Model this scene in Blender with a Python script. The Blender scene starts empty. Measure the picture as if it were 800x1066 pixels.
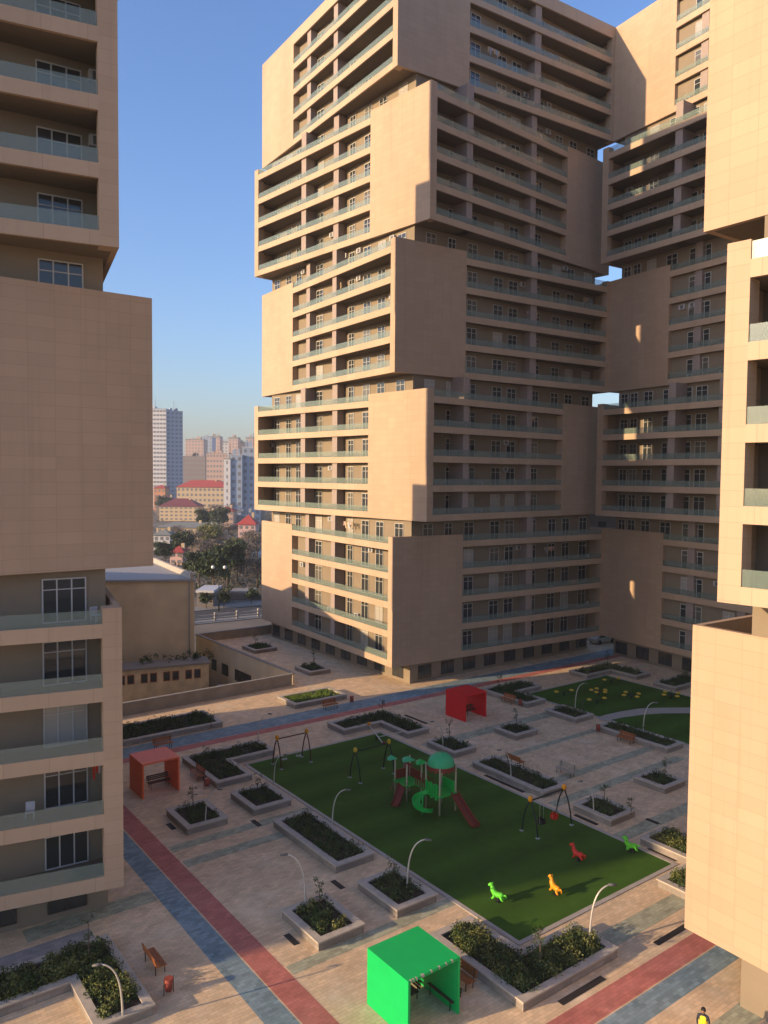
import bpy, bmesh, math, random
from mathutils import Vector, Matrix
import numpy as np
R = math.radians
scene = bpy.context.scene
col = scene.collection

# ------------------------------------------------------------------ camera, light, exposure
CAM_Z = 23.93
PITCH, ROLL, FPX = 0.0477, 0.0088, 815.96
cd = bpy.data.cameras.new('camera'); cam = bpy.data.objects.new('camera', cd); col.objects.link(cam)
cd.sensor_fit = 'HORIZONTAL'; cd.sensor_width = 36.0; cd.lens = 36.0 * FPX / 800.0
cd.clip_start = 0.1; cd.clip_end = 20000
fw = Vector((0, math.cos(PITCH), -math.sin(PITCH))); up0 = Vector((0, math.sin(PITCH), math.cos(PITCH))); rt0 = Vector((1, 0, 0))
rt = rt0 * math.cos(ROLL) + up0 * math.sin(ROLL); up = up0 * math.cos(ROLL) - rt0 * math.sin(ROLL)
m = Matrix((rt, up, -fw)).transposed().to_4x4(); m.translation = Vector((0, 0, CAM_Z))
cam.matrix_world = m
scene.camera = cam

SUN_AZ, SUN_EL = 24.3, 14.6          # direction the light travels, elevation
w = bpy.data.worlds.new("World"); scene.world = w; w.use_nodes = True
nt = w.node_tree; bg = nt.nodes['Background']
sky = nt.nodes.new('ShaderNodeTexSky'); sky.sky_type = 'NISHITA'; sky.sun_disc = False
sky.sun_elevation = R(SUN_EL); sky.sun_rotation = R(245.7); sky.altitude = 0
sky.air_density = 1.25; sky.dust_density = 1.6; sky.ozone_density = 3.6
tint = nt.nodes.new('ShaderNodeVectorMath'); tint.operation = 'MULTIPLY'; tint.inputs[1].default_value = (0.95, 0.98, 1.22)
nt.links.new(sky.outputs[0], tint.inputs[0]); nt.links.new(tint.outputs[0], bg.inputs[0]); bg.inputs[1].default_value = 0.118
sl = bpy.data.lights.new('sun', 'SUN'); so = bpy.data.objects.new('sun', sl); col.objects.link(so)
sl.energy = 3.6; sl.angle = R(0.5); sl.color = (1.0, 0.70, 0.41)
ld = Vector((math.cos(R(SUN_AZ)) * math.cos(R(SUN_EL)), math.sin(R(SUN_AZ)) * math.cos(R(SUN_EL)), -math.sin(R(SUN_EL))))
so.rotation_euler = ld.to_track_quat('-Z', 'Y').to_euler(); so.location = (-60, -20, 60)
scene.view_settings.view_transform = 'Standard'; scene.view_settings.look = 'None'
scene.view_settings.exposure = 1.0; scene.view_settings.gamma = 1.0
scene.render.engine = 'CYCLES'
scene.cycles.volume_bounces = 0; scene.cycles.max_bounces = 6; scene.cycles.transparent_max_bounces = 12

# ------------------------------------------------------------------ materials
def mat(name, color, rough=0.7, metal=0.0, var=0.0, vscale=3.0, spec=0.3, **kw):
    mt = bpy.data.materials.new(name); mt.use_nodes = True
    n = mt.node_tree; b = n.nodes['Principled BSDF']
    b.inputs['Base Color'].default_value = (*color, 1); b.inputs['Roughness'].default_value = rough
    b.inputs['Metallic'].default_value = metal; b.inputs['Specular IOR Level'].default_value = spec
    if var > 0:
        tc = n.nodes.new('ShaderNodeTexCoord'); nz = n.nodes.new('ShaderNodeTexNoise')
        nz.inputs['Scale'].default_value = vscale; nz.inputs['Detail'].default_value = 5
        n.links.new(tc.outputs['Object'], nz.inputs['Vector'])
        mr = n.nodes.new('ShaderNodeMapRange'); mr.inputs[1].default_value = .3; mr.inputs[2].default_value = .7
        mr.inputs[3].default_value = 1 - var; mr.inputs[4].default_value = 1 + var
        n.links.new(nz.outputs[0], mr.inputs[0])
        vm = n.nodes.new('ShaderNodeVectorMath'); vm.operation = 'SCALE'; vm.inputs[0].default_value = color
        n.links.new(mr.outputs[0], vm.inputs['Scale']); n.links.new(vm.outputs[0], b.inputs['Base Color'])
    for k, v in kw.items(): b.inputs[k.replace('_', ' ')].default_value = v
    return mt

def cladding(name, c, bw=1.3, bh=0.65, mortar=0.010, var=0.035, stain=0.06, mdark=0.62, offset=0.0):
    mt = bpy.data.materials.new(name); mt.use_nodes = True
    n = mt.node_tree; b = n.nodes['Principled BSDF']; L = n.links
    uv = n.nodes.new('ShaderNodeUVMap'); br = n.nodes.new('ShaderNodeTexBrick')
    br.offset = offset; br.inputs['Scale'].default_value = 1
    br.inputs['Brick Width'].default_value = bw; br.inputs['Row Height'].default_value = bh
    br.inputs['Mortar Size'].default_value = mortar; br.inputs['Mortar Smooth'].default_value = .3; br.inputs['Bias'].default_value = 0
    br.inputs['Color1'].default_value = (*[x * (1 - var) for x in c], 1); br.inputs['Color2'].default_value = (*[x * (1 + var) for x in c], 1)
    br.inputs['Mortar'].default_value = (*[x * mdark for x in c], 1)
    L.new(uv.outputs[0], br.inputs['Vector'])
    tc = n.nodes.new('ShaderNodeTexCoord'); nz = n.nodes.new('ShaderNodeTexNoise'); nz.inputs['Scale'].default_value = .23; nz.inputs['Detail'].default_value = 7
    mp = n.nodes.new('ShaderNodeMapping'); mp.inputs['Scale'].default_value = (1, 1, .35)
    L.new(tc.outputs['Object'], mp.inputs[0]); L.new(mp.outputs[0], nz.inputs['Vector'])
    mr = n.nodes.new('ShaderNodeMapRange'); mr.inputs[1].default_value = .3; mr.inputs[2].default_value = .7
    mr.inputs[3].default_value = 1 - stain; mr.inputs[4].default_value = 1 + stain
    L.new(nz.outputs[0], mr.inputs[0])
    vm = n.nodes.new('ShaderNodeVectorMath'); vm.operation = 'SCALE'
    ns = n.nodes.new('ShaderNodeTexNoise'); ns.inputs['Scale'].default_value = 1.0; ns.inputs['Detail'].default_value = 4
    ms = n.nodes.new('ShaderNodeMapping'); ms.inputs['Scale'].default_value = (2.6, .10, 1); L.new(uv.outputs[0], ms.inputs[0]); L.new(ms.outputs[0], ns.inputs['Vector'])
    m2 = n.nodes.new('ShaderNodeMapRange'); m2.inputs[1].default_value = .55; m2.inputs[2].default_value = .8; m2.inputs[3].default_value = 1; m2.inputs[4].default_value = .90
    L.new(ns.outputs[0], m2.inputs[0]); mm = n.nodes.new('ShaderNodeMath'); mm.operation = 'MULTIPLY'; L.new(mr.outputs[0], mm.inputs[0]); L.new(m2.outputs[0], mm.inputs[1])
    L.new(br.outputs[0], vm.inputs[0]); L.new(mm.outputs[0], vm.inputs['Scale']); L.new(vm.outputs[0], b.inputs['Base Color'])
    b.inputs['Roughness'].default_value = .62; b.inputs['Specular IOR Level'].default_value = .25
    bp = n.nodes.new('ShaderNodeBump'); bp.inputs['Strength'].default_value = .25; bp.inputs['Distance'].default_value = .02; bp.invert = True
    L.new(br.outputs['Fac'], bp.inputs['Height']); L.new(bp.outputs[0], b.inputs['Normal'])
    return mt

def paving(name, c, blotch=(0.50, 0.44, 0.36), amt=.35, tile=0.4, var=.12):
    mt = bpy.data.materials.new(name); mt.use_nodes = True
    n = mt.node_tree; b = n.nodes['Principled BSDF']; L = n.links
    tc = n.nodes.new('ShaderNodeTexCoord'); mp = n.nodes.new('ShaderNodeMapping'); mp.inputs['Rotation'].default_value = (0, 0, R(-37))
    L.new(tc.outputs['Object'], mp.inputs[0])
    br = n.nodes.new('ShaderNodeTexBrick'); br.inputs['Scale'].default_value = 1; br.inputs['Brick Width'].default_value = tile; br.inputs['Row Height'].default_value = tile / 2
    br.inputs['Mortar Size'].default_value = .008; br.inputs['Bias'].default_value = 0
    br.inputs['Color1'].default_value = (*[x * (1 - var) for x in c], 1); br.inputs['Color2'].default_value = (*[x * (1 + var) for x in c], 1)
    br.inputs['Mortar'].default_value = (*[x * .7 for x in c], 1)
    L.new(mp.outputs[0], br.inputs['Vector'])
    nz = n.nodes.new('ShaderNodeTexNoise'); nz.inputs['Scale'].default_value = .33; nz.inputs['Detail'].default_value = 9; nz.inputs['Roughness'].default_value = .68
    L.new(mp.outputs[0], nz.inputs['Vector'])
    mr = n.nodes.new('ShaderNodeMapRange'); mr.inputs[1].default_value = .5; mr.inputs[2].default_value = .72; mr.inputs[3].default_value = 0; mr.inputs[4].default_value = amt
    L.new(nz.outputs[0], mr.inputs[0])
    mx = n.nodes.new('ShaderNodeMix'); mx.data_type = 'RGBA'; mx.inputs[7].default_value = (*blotch, 1)
    L.new(mr.outputs[0], mx.inputs[0]); L.new(br.outputs[0], mx.inputs[6])
    n2 = n.nodes.new('ShaderNodeTexNoise'); n2.inputs['Scale'].default_value = .9; n2.inputs['Detail'].default_value = 6
    L.new(mp.outputs[0], n2.inputs['Vector'])
    m2 = n.nodes.new('ShaderNodeMapRange'); m2.inputs[1].default_value = .3; m2.inputs[2].default_value = .7; m2.inputs[3].default_value = .86; m2.inputs[4].default_value = 1.12
    L.new(n2.outputs[0], m2.inputs[0])
    vm = n.nodes.new('ShaderNodeVectorMath'); vm.operation = 'SCALE'
    L.new(mx.outputs[2], vm.inputs[0]); L.new(m2.outputs[0], vm.inputs['Scale']); L.new(vm.outputs[0], b.inputs['Base Color'])
    b.inputs['Roughness'].default_value = .85; b.inputs['Specular IOR Level'].default_value = .2
    bp = n.nodes.new('ShaderNodeBump'); bp.inputs['Strength'].default_value = .3; bp.inputs['Distance'].default_value = .01; bp.invert = True
    L.new(br.outputs['Fac'], bp.inputs['Height']); L.new(bp.outputs[0], b.inputs['Normal'])
    return mt

def foliage(name, dark, light, scale=1.3):
    mt = bpy.data.materials.new(name); mt.use_nodes = True
    n = mt.node_tree; b = n.nodes['Principled BSDF']; L = n.links
    tc = n.nodes.new('ShaderNodeTexCoord'); nz = n.nodes.new('ShaderNodeTexNoise'); nz.inputs['Scale'].default_value = scale; nz.inputs['Detail'].default_value = 4
    L.new(tc.outputs['Object'], nz.inputs['Vector'])
    geo = n.nodes.new('ShaderNodeNewGeometry')
    ad = n.nodes.new('ShaderNodeMath'); ad.operation = 'MULTIPLY_ADD'; ad.inputs[1].default_value = .45
    L.new(geo.outputs['Random Per Island'], ad.inputs[0]); L.new(nz.outputs[0], ad.inputs[2])
    mr = n.nodes.new('ShaderNodeMapRange'); mr.inputs[1].default_value = .42; mr.inputs[2].default_value = 1.0
    L.new(ad.outputs[0], mr.inputs[0])
    mx = n.nodes.new('ShaderNodeMix'); mx.data_type = 'RGBA'; mx.inputs[6].default_value = (*dark, 1); mx.inputs[7].default_value = (*light, 1)
    L.new(mr.outputs[0], mx.inputs[0]); L.new(mx.outputs[2], b.inputs['Base Color'])
    b.inputs['Roughness'].default_value = .6; b.inputs['Specular IOR Level'].default_value = .25
    return mt

M = {}
M['clad'] = cladding('beige stone cladding', (0.46, 0.332, 0.222), mortar=.010, mdark=.77)
M['spandrel'] = cladding('beige balcony cladding', (0.48, 0.350, 0.235), bw=2.1, bh=5, mortar=.012, mdark=.68)
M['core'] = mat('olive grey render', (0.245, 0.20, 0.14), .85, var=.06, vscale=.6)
M['pillar'] = mat('grey mauve render', (0.33, 0.27, 0.235), .85, var=.05)
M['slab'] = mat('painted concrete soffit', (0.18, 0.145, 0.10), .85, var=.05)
M['frame'] = mat('pale aluminium window frame', (0.50, 0.49, 0.46), .45)
M['darkframe'] = mat('dark brown window frame', (0.06, 0.045, 0.035), .5)
M['glass_dark'] = mat('dark window glass', (0.035, 0.04, 0.04), .06, spec=.8)
M['glass_mid'] = mat('window glass with blinds', (0.13, 0.125, 0.10), .10, spec=.8)
M['curtain'] = mat('window glass with pale curtain', (0.40, 0.38, 0.33), .2, spec=.6)
rg = bpy.data.materials.new('green railing glass'); rg.use_nodes = True
b_ = rg.node_tree.nodes['Principled BSDF']; b_.inputs['Base Color'].default_value = (0.26, 0.34, 0.29, 1); b_.inputs['Roughness'].default_value = .08
b_.inputs['Alpha'].default_value = .34; b_.inputs['Specular IOR Level'].default_value = .8
M['rail_glass'] = rg
M['rail_top'] = mat('railing top bar', (0.5, 0.5, 0.47), .4, metal=.6)
M['plaza'] = paving('pinkish plaza pavers', (0.66, 0.485, 0.30), blotch=(.74, .66, .50), amt=.45)
M['red_pave'] = paving('red pavers', (0.47, 0.165, 0.13), blotch=(.6, .34, .27), amt=.3)
M['blue_pave'] = paving('blue grey pavers', (0.20, 0.275, 0.30), blotch=(.36, .42, .43), amt=.35, var=.22)
M['green_pave'] = paving('grey green pavers', (0.37, 0.37, 0.255), blotch=(.5, .48, .38), amt=.35, var=.2)
M['grey_pave'] = paving('grey slabs', (0.30, 0.28, 0.26), blotch=(.42, .4, .37), amt=.5)
M['curb'] = mat('pale curb stone', (0.40, 0.36, 0.31), .85, var=.1, vscale=2)
M['rim'] = mat('pale planter rim stone', (0.44, 0.39, 0.32), .8, var=.12, vscale=2.5)
M['planter'] = cladding('grey planter stone', (0.29, 0.25, 0.21), bw=.6, bh=.25, var=.2, stain=.15, offset=.5)
M['soil'] = mat('dark soil', (0.05, 0.036, 0.026), .95, var=.3, vscale=4)
M['turf'] = mat('artificial turf', (0.046, 0.104, 0.013), .9, spec=.1)
n_ = M['turf'].node_tree; tc_ = n_.nodes.new('ShaderNodeTexCoord'); mp_ = n_.nodes.new('ShaderNodeMapping'); mp_.inputs['Rotation'].default_value = (0, 0, R(-37))
wv_ = n_.nodes.new('ShaderNodeTexWave'); wv_.bands_direction = 'Y'; wv_.wave_profile = 'TRI'; wv_.inputs['Scale'].default_value = .085; wv_.inputs['Distortion'].default_value = .6
nz_ = n_.nodes.new('ShaderNodeTexNoise'); nz_.inputs['Scale'].default_value = 1.1; nz_.inputs['Detail'].default_value = 8; nz_.inputs['Roughness'].default_value = .7
n_.links.new(tc_.outputs['Object'], mp_.inputs[0]); n_.links.new(mp_.outputs[0], wv_.inputs['Vector']); n_.links.new(mp_.outputs[0], nz_.inputs['Vector'])
ma_ = n_.nodes.new('ShaderNodeMath'); ma_.operation = 'MULTIPLY_ADD'; ma_.inputs[1].default_value = .34; ma_.inputs[2].default_value = .5; n_.links.new(wv_.outputs['Fac'], ma_.inputs[0])
mb_ = n_.nodes.new('ShaderNodeMath'); mb_.operation = 'MULTIPLY_ADD'; mb_.inputs[1].default_value = .66; n_.links.new(nz_.outputs[0], mb_.inputs[0]); n_.links.new(ma_.outputs[0], mb_.inputs[2])
vs_ = n_.nodes.new('ShaderNodeVectorMath'); vs_.operation = 'SCALE'; vs_.inputs[0].default_value = (0.046, 0.104, 0.013); n_.links.new(mb_.outputs[0], vs_.inputs['Scale'])
n_.links.new(vs_.outputs[0], n_.nodes['Principled BSDF'].inputs['Base Color'])
M['shrub'] = foliage('dark shrub leaves', (0.014, 0.032, 0.010), (0.075, 0.115, 0.030))
M['shrub_y'] = foliage('yellowish shrub leaves', (0.06, 0.08, 0.02), (0.21, 0.21, 0.06))
M['grassy'] = foliage('bright grass', (0.07, 0.13, 0.02), (0.20, 0.30, 0.05))
M['tree'] = foliage('tree leaves', (0.018, 0.03, 0.014), (0.06, 0.085, 0.03), .5)
M['tree_y'] = foliage('yellow green tree leaves', (0.10, 0.11, 0.03), (0.22, 0.21, 0.07), .5)
M['twig'] = foliage('bare brown branches', (0.09, 0.075, 0.06), (0.17, 0.14, 0.11), .5)
M['bark'] = mat('bark', (0.10, 0.075, 0.055), .9, var=.2)
M['retain'] = mat('stained concrete wall', (0.30, 0.245, 0.18), .9, var=.14, vscale=.9)
M['cap'] = mat('grey brown wall coping', (0.27, 0.25, 0.22), .85, var=.1)
M['asphalt'] = mat('asphalt', (0.06, 0.058, 0.055), .9, var=.1)
M['pavement'] = mat('concrete pavement', (0.22, 0.21, 0.19), .9, var=.1)
M['earth'] = mat('dusty ground', (0.15, 0.125, 0.095), .95, var=.35, vscale=.06)
M['green'] = mat('green lacquer panel', (0.0, 0.46, 0.10), .5, var=.05, vscale=1.5)
M['red'] = mat('red lacquer panel', (0.72, 0.012, 0.014), .45, var=.06)
M['orange'] = mat('orange red lacquer panel', (0.85, 0.17, 0.06), .5, var=.06)
M['wood'] = mat('orange brown wood slats', (0.36, 0.12, 0.035), .6, var=.15, vscale=6)
M['palewood'] = mat('weathered pale wood', (0.38, 0.32, 0.25), .7, var=.12, vscale=6)
M['darkwood'] = mat('dark wood slats', (0.10, 0.055, 0.035), .6, var=.15, vscale=6)
M['iron'] = mat('black iron', (0.02, 0.02, 0.02), .5)
M['lamp_metal'] = mat('pale galvanised lamp steel', (0.55, 0.52, 0.45), .4, metal=.3)
M['lamp_head'] = mat('grey lamp head', (0.13, 0.13, 0.13), .5)
M['globe'] = mat('white lamp globe', (0.8, 0.8, 0.78), .3)
M['p_green'] = mat('playground green plastic', (0.015, 0.42, 0.06), .4)
M['p_mint'] = mat('playground mint roof', (0.05, 0.42, 0.17), .45)
M['p_brown'] = mat('playground brown red plastic', (0.20, 0.035, 0.02), .45)
M['p_tan'] = mat('tan playground post', (0.42, 0.36, 0.22), .5)
M['p_dark'] = mat('dark green black steel', (0.012, 0.018, 0.02), .5)
M['p_dred'] = mat('dark red steel', (0.09, 0.018, 0.014), .5)
M['p_yellow'] = mat('yellow plastic', (0.62, 0.42, 0.03), .4)
M['p_orange'] = mat('orange plastic', (0.75, 0.30, 0.01), .4)
M['p_red'] = mat('bright red plastic', (0.60, 0.03, 0.015), .4)
M['p_lime'] = mat('lime plastic', (0.13, 0.62, 0.04), .4)
M['foot'] = mat('pale concrete foot', (0.35, 0.38, 0.36), .8)
M['rust'] = mat('rust red bin', (0.30, 0.06, 0.035), .6, var=.15)
M['drain'] = mat('dark drain grate', (0.03, 0.025, 0.022), .7)
M['yellow_wall'] = mat('weathered yellow wall', (0.70, 0.56, 0.33), .9, var=.2, vscale=.8)
M['beige_wall'] = mat('beige plaster wall', (0.66, 0.53, 0.33), .9, var=.12, vscale=.35)
M['grey_roof'] = mat('grey metal roof', (0.32, 0.31, 0.29), .7, var=.08)
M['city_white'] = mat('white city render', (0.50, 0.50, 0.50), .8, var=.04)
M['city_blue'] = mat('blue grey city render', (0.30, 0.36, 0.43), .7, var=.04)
M['city_cream'] = mat('cream city render', (0.50, 0.38, 0.23), .85, var=.06)
M['city_pink'] = mat('salmon city render', (0.46, 0.31, 0.23), .85, var=.05)
M['city_brown'] = mat('brown city render', (0.20, 0.155, 0.125), .85, var=.06)
M['city_orange'] = mat('orange city render', (0.48, 0.22, 0.11), .85, var=.06)
M['city_rose'] = mat('pink house wall', (0.58, 0.38, 0.34), .85, var=.05)
M['city_roof_red'] = mat('red roof sheet', (0.38, 0.06, 0.045), .7, var=.1)
M['city_roof_purple'] = mat('dark maroon roof sheet', (0.17, 0.045, 0.05), .7, var=.1)
M['city_roof_grey'] = mat('olive grey roof sheet', (0.20, 0.20, 0.17), .8, var=.1)
M['city_win'] = mat('far window glass', (0.17, 0.17, 0.175), .3, spec=.6)
M['skin'] = mat('skin', (0.25, 0.14, 0.09), .6)
M['vest'] = mat('yellow hi-vis vest', (0.75, 0.62, 0.03), .7)
M['trouser'] = mat('dark work trousers', (0.03, 0.035, 0.05), .8)
M['hair'] = mat('black hair', (0.012, 0.01, 0.009), .6)

# ------------------------------------------------------------------ helpers
TH = R(37.0); UD = Vector((math.cos(TH), math.sin(TH), 0)); VD = Vector((-math.sin(TH), math.cos(TH), 0))
def P(u, v, z=0.0): return UD * u + VD * v + Vector((0, 0, z))

class Fr:
    """frame: s along, d inward / sideways, z up"""
    def __init__(self, o, s, d): self.o = Vector((o[0], o[1], 0)); self.s = Vector((s[0], s[1], 0)); self.d = Vector((d[0], d[1], 0))
    def __call__(self, a, b, z): return self.o + self.s * a + self.d * b + Vector((0, 0, z))
GRID = Fr((0, 0), UD, VD); WORLD = Fr((0, 0), (1, 0), (0, 1))

class MB:
    def __init__(self): self.v = []; self.f = []; self.uv = []; self.mi = []; self.smooth = []
    def face(self, pts, uvs=None, mi=0, sm=False):
        n = len(self.v); self.v += [tuple(p) for p in pts]; self.f.append(list(range(n, n + len(pts))))
        self.uv.append(uvs or [(p[0], p[1]) for p in pts]); self.mi.append(mi); self.smooth.append(sm)
    def box(self, fr, a0, a1, b0, b1, z0, z1, mi=0, skip=''):
        A, B, Z = (a0, a1), (b0, b1), (z0, z1)
        flip = (fr.s.x * fr.d.y - fr.s.y * fr.d.x) < 0
        def q(idx, uvf):
            pts = [fr(A[i], B[j], Z[k]) for i, j, k in idx]; us = [uvf(A[i], B[j], Z[k]) for i, j, k in idx]
            if flip: pts.reverse(); us.reverse()
            self.face(pts, us, mi)
        q([(0,0,0),(1,0,0),(1,0,1),(0,0,1)], lambda a,b,z:(a,z)); q([(1,1,0),(0,1,0),(0,1,1),(1,1,1)], lambda a,b,z:(a,z))
        q([(0,1,0),(0,0,0),(0,0,1),(0,1,1)], lambda a,b,z:(b,z)); q([(1,0,0),(1,1,0),(1,1,1),(1,0,1)], lambda a,b,z:(b,z))
        q([(0,0,1),(1,0,1),(1,1,1),(0,1,1)], lambda a,b,z:(a,b)); q([(0,1,0),(1,1,0),(1,0,0),(0,0,0)], lambda a,b,z:(a,b))
        return self
    def prism(self, fr, poly, z0, z1, mi=0):
        """poly in (a,b), counter clockwise in frame"""
        ar = sum(poly[i][0]*poly[(i+1)%len(poly)][1]-poly[(i+1)%len(poly)][0]*poly[i][1] for i in range(len(poly)))
        if ar < 0: poly = poly[::-1]
        if (fr.s.x * fr.d.y - fr.s.y * fr.d.x) < 0: poly = poly[::-1]
        self.face([fr(a, b, z1) for a, b in poly], [(a, b) for a, b in poly], mi)
        self.face([fr(a, b, z0) for a, b in poly[::-1]], [(a, b) for a, b in poly[::-1]], mi)
        run = 0
        for i in range(len(poly)):
            p, q = poly[i], poly[(i+1) % len(poly)]; l = math.hypot(q[0]-p[0], q[1]-p[1])
            self.face([fr(*p, z0), fr(*q, z0), fr(*q, z1), fr(*p, z1)], [(run, z0), (run+l, z0), (run+l, z1), (run, z1)], mi); run += l
        return self
    def tube(self, pts, rad, n=8, mi=0, cap=True):
        pts = [Vector(p) for p in pts]; rads = rad if isinstance(rad, (list, tuple)) else [rad] * len(pts)
        rings = []; ref = None
        for i, p in enumerate(pts):
            t = (pts[min(i+1, len(pts)-1)] - pts[max(i-1, 0)]).normalized()
            if ref is None: ref = Vector((0, 0, 1)) if abs(t.z) < .9 else Vector((1, 0, 0))
            x = t.cross(ref)
            if x.length < 1e-4: x = t.cross(Vector((0, 1, 0)))
            x.normalize(); y = t.cross(x).normalized(); ref = -y if False else ref
            rings.append([p + (x * math.cos(2*math.pi*k/n) + y * math.sin(2*math.pi*k/n)) * rads[i] for k in range(n)])
        for i in range(len(rings)-1):
            for k in range(n):
                k2 = (k+1) % n
                self.face([rings[i][k2], rings[i][k], rings[i+1][k], rings[i+1][k2]], None, mi, True)
        if cap: self.face(rings[0][:], None, mi); self.face(rings[-1][::-1], None, mi)
        return self
    def ball(self, c, r, n=10, mi=0, zs=(-1, 1), squash=(1, 1, 1)):
        c = Vector(c); m_ = max(4, n // 2); rows = []
        for i in range(m_ + 1):
            t = zs[0] + (zs[1] - zs[0]) * i / m_
            ph = math.asin(max(-1, min(1, t))) if zs != (-1, 1) else -math.pi/2 + math.pi * i / m_
            if zs != (-1, 1): ph = math.asin(zs[0]) + (math.asin(zs[1]) - math.asin(zs[0])) * i / m_
            rows.append([c + Vector((math.cos(ph)*math.cos(2*math.pi*k/n)*r*squash[0], math.cos(ph)*math.sin(2*math.pi*k/n)*r*squash[1], math.sin(ph)*r*squash[2])) for k in range(n)])
        for i in range(m_):
            for k in range(n):
                k2 = (k+1) % n; self.face([rows[i][k], rows[i][k2], rows[i+1][k2], rows[i+1][k]], None, mi, True)
        return self
    def leaf(self, c, s, rng, mi=0):
        a = Vector((rng.gauss(0,1), rng.gauss(0,1), rng.gauss(0,1))).normalized(); b = a.orthogonal().normalized()
        b.rotate(Matrix.Rotation(rng.random()*6.28, 3, a)); d = a.cross(b)
        s *= rng.uniform(.6, 1.3)
        self.face([c + b*s, c + d*s*.55, c - b*s, c - d*s*.55], None, mi)
    def clump(self, c, r, n, s, rng, mi=0, squash=(1,1,1)):
        c = Vector(c)
        for _ in range(n):
            d = Vector((rng.gauss(0,1), rng.gauss(0,1), rng.gauss(0,1))).normalized() * r * (rng.random() ** .4)
            self.leaf(c + Vector((d.x*squash[0], d.y*squash[1], d.z*squash[2])), s, rng, mi)
    def build(self, name, mats, parent=None, org=None):
        me = bpy.data.meshes.new(name)
        if org is None: org = ORG.get(parent, Vector((0,0,0))) if parent is not None else Vector((0,0,0))
        org = Vector(org)
        vs = [(v[0]-org.x, v[1]-org.y, v[2]-org.z) for v in self.v]
        me.from_pydata(vs, [], self.f)
        if not isinstance(mats, (list, tuple)): mats = [mats]
        for m_ in mats: me.materials.append(m_)
        uvl = me.uv_layers.new(name='UVMap'); flat = []
        for u in self.uv:
            for q in u: flat += [q[0], q[1]]
        uvl.data.foreach_set('uv', flat)
        me.polygons.foreach_set('material_index', self.mi); me.polygons.foreach_set('use_smooth', self.smooth)
        me.update()
        if any(self.smooth):
            bm = bmesh.new(); bm.from_mesh(me); bmesh.ops.remove_doubles(bm, verts=bm.verts, dist=1e-5); bm.to_mesh(me); bm.free()
        o = bpy.data.objects.new(name, me); col.objects.link(o)
        if parent is not None: o.parent = parent
        else: o.location = org
        ORG[o] = org
        return o
ORG = {}
def tag(o, label=None, cat=None, group=None, kind=None):
    if label: o['label'] = label
    if cat: o['category'] = cat
    if group: o['group'] = group
    if kind: o['kind'] = kind
    return o
def thing(name, loc, label, cat, group=None, rz=0.0):
    o = bpy.data.objects.new(name, None); o.empty_display_size = .3; col.objects.link(o)
    o.location = loc; o.rotation_euler = (0, 0, rz); ORG[o] = Vector(loc) if rz == 0 else Vector((0, 0, 0))
    return tag(o, label, cat, group)
def copy_tree(o, parent=None):
    c = o.copy(); col.objects.link(c)
    if parent is not None: c.parent = parent
    for ch in [x for x in o.children]: copy_tree(ch, c)
    return c
def place(proto, used, loc, rz, label, scale=None, group=None):
    o = proto if not used else copy_tree(proto)
    o.location = loc; o.rotation_euler = (0, 0, rz)
    if scale: o.scale = (scale,)*3 if not isinstance(scale, tuple) else scale
    o['label'] = label
    if group: o['group'] = group
    return o
def struct(mb, name, mats): return tag(mb.build(name, mats), kind='structure')
#@@MAIN
# ------------------------------------------------------------------ ground, plaza, lower ground
GY = -5.0
mb = MB(); N_ = 9000
mb.face([(-N_, -400, GY), (N_, -400, GY), (N_, N_, GY), (-N_, N_, GY)])
struct(mb, 'ground', M['earth'])
# plaza: a raised deck (its edge is the retaining wall by the lower yard)
K0, K1, K2, K3 = Vector((-52.0, 55.3, 0)), Vector((-10.0, 88.0, 0)), Vector((-26.2, 109.3, 0)), Vector((-10.5, 121.5, 0))
deck = [(-60, 0), (-20, -12), (95, -12), (150, 60), (130, 190), (25, 150), (K3.x, K3.y), (K2.x, K2.y), (K1.x, K1.y), (K0.x, K0.y), (-75, 38)]
mb = MB(); mb.prism(WORLD, deck, GY - 1, 0.0); struct(mb, 'plaza', M['plaza'])
def sheet(name, m_, quads, z):
    mb = MB()
    for q in quads: mb.face([P(a, b, z) for a, b in q], q)
    return struct(mb, name, m_)
def rq(u0, u1, v0, v1): return [(u0, v0), (u1, v0), (u1, v1), (u0, v1)]
sheet('red_path', M['red_pave'], [rq(17.2, 18.5, 8, 63.4)], .004); sheet('blue_path', M['blue_pave'], [rq(15.85, 17.12, 8, 63.4)], .004)
sheet('red_path', M['red_pave'], [rq(18.5, 60, 20.85, 22.1)], .004); sheet('blue_path', M['blue_pave'], [rq(18.5, 60, 19.55, 20.77)], .004)
sheet('red_path', M['red_pave'], [rq(8, 92, 63.4, 64.5)], .0045); sheet('blue_path', M['blue_pave'], [rq(8, 92, 64.55, 67.0)], .0045)
for i, (u0, u1, v0, v1) in enumerate([(18.6, 30, 44.2, 45.1), (18.6, 30.5, 46.5, 47.4), (9, 15.8, 41.7, 43.0), (43.6, 62, 39.7, 40.6), (41, 62, 30.6, 31.7), (43.6, 60, 36.8, 37.7),
                                     (30, 52, 23.8, 25.0), (44, 70, 51.3, 52.7), (18.6, 29, 31.5, 32.3), (44, 60, 45.8, 46.5), (22, 27.0, 17.0, 18.2), (28, 48, 16.6, 17.8), (8, 15.8, 56, 57)]):
    sheet('green_stripe', M['green_pave'], [rq(u0, u1, v0, v1)], .005)
sheet('grey_paving', M['grey_pave'], [rq(-2, 11.9, 37.2, 41.2)], .004)
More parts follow.
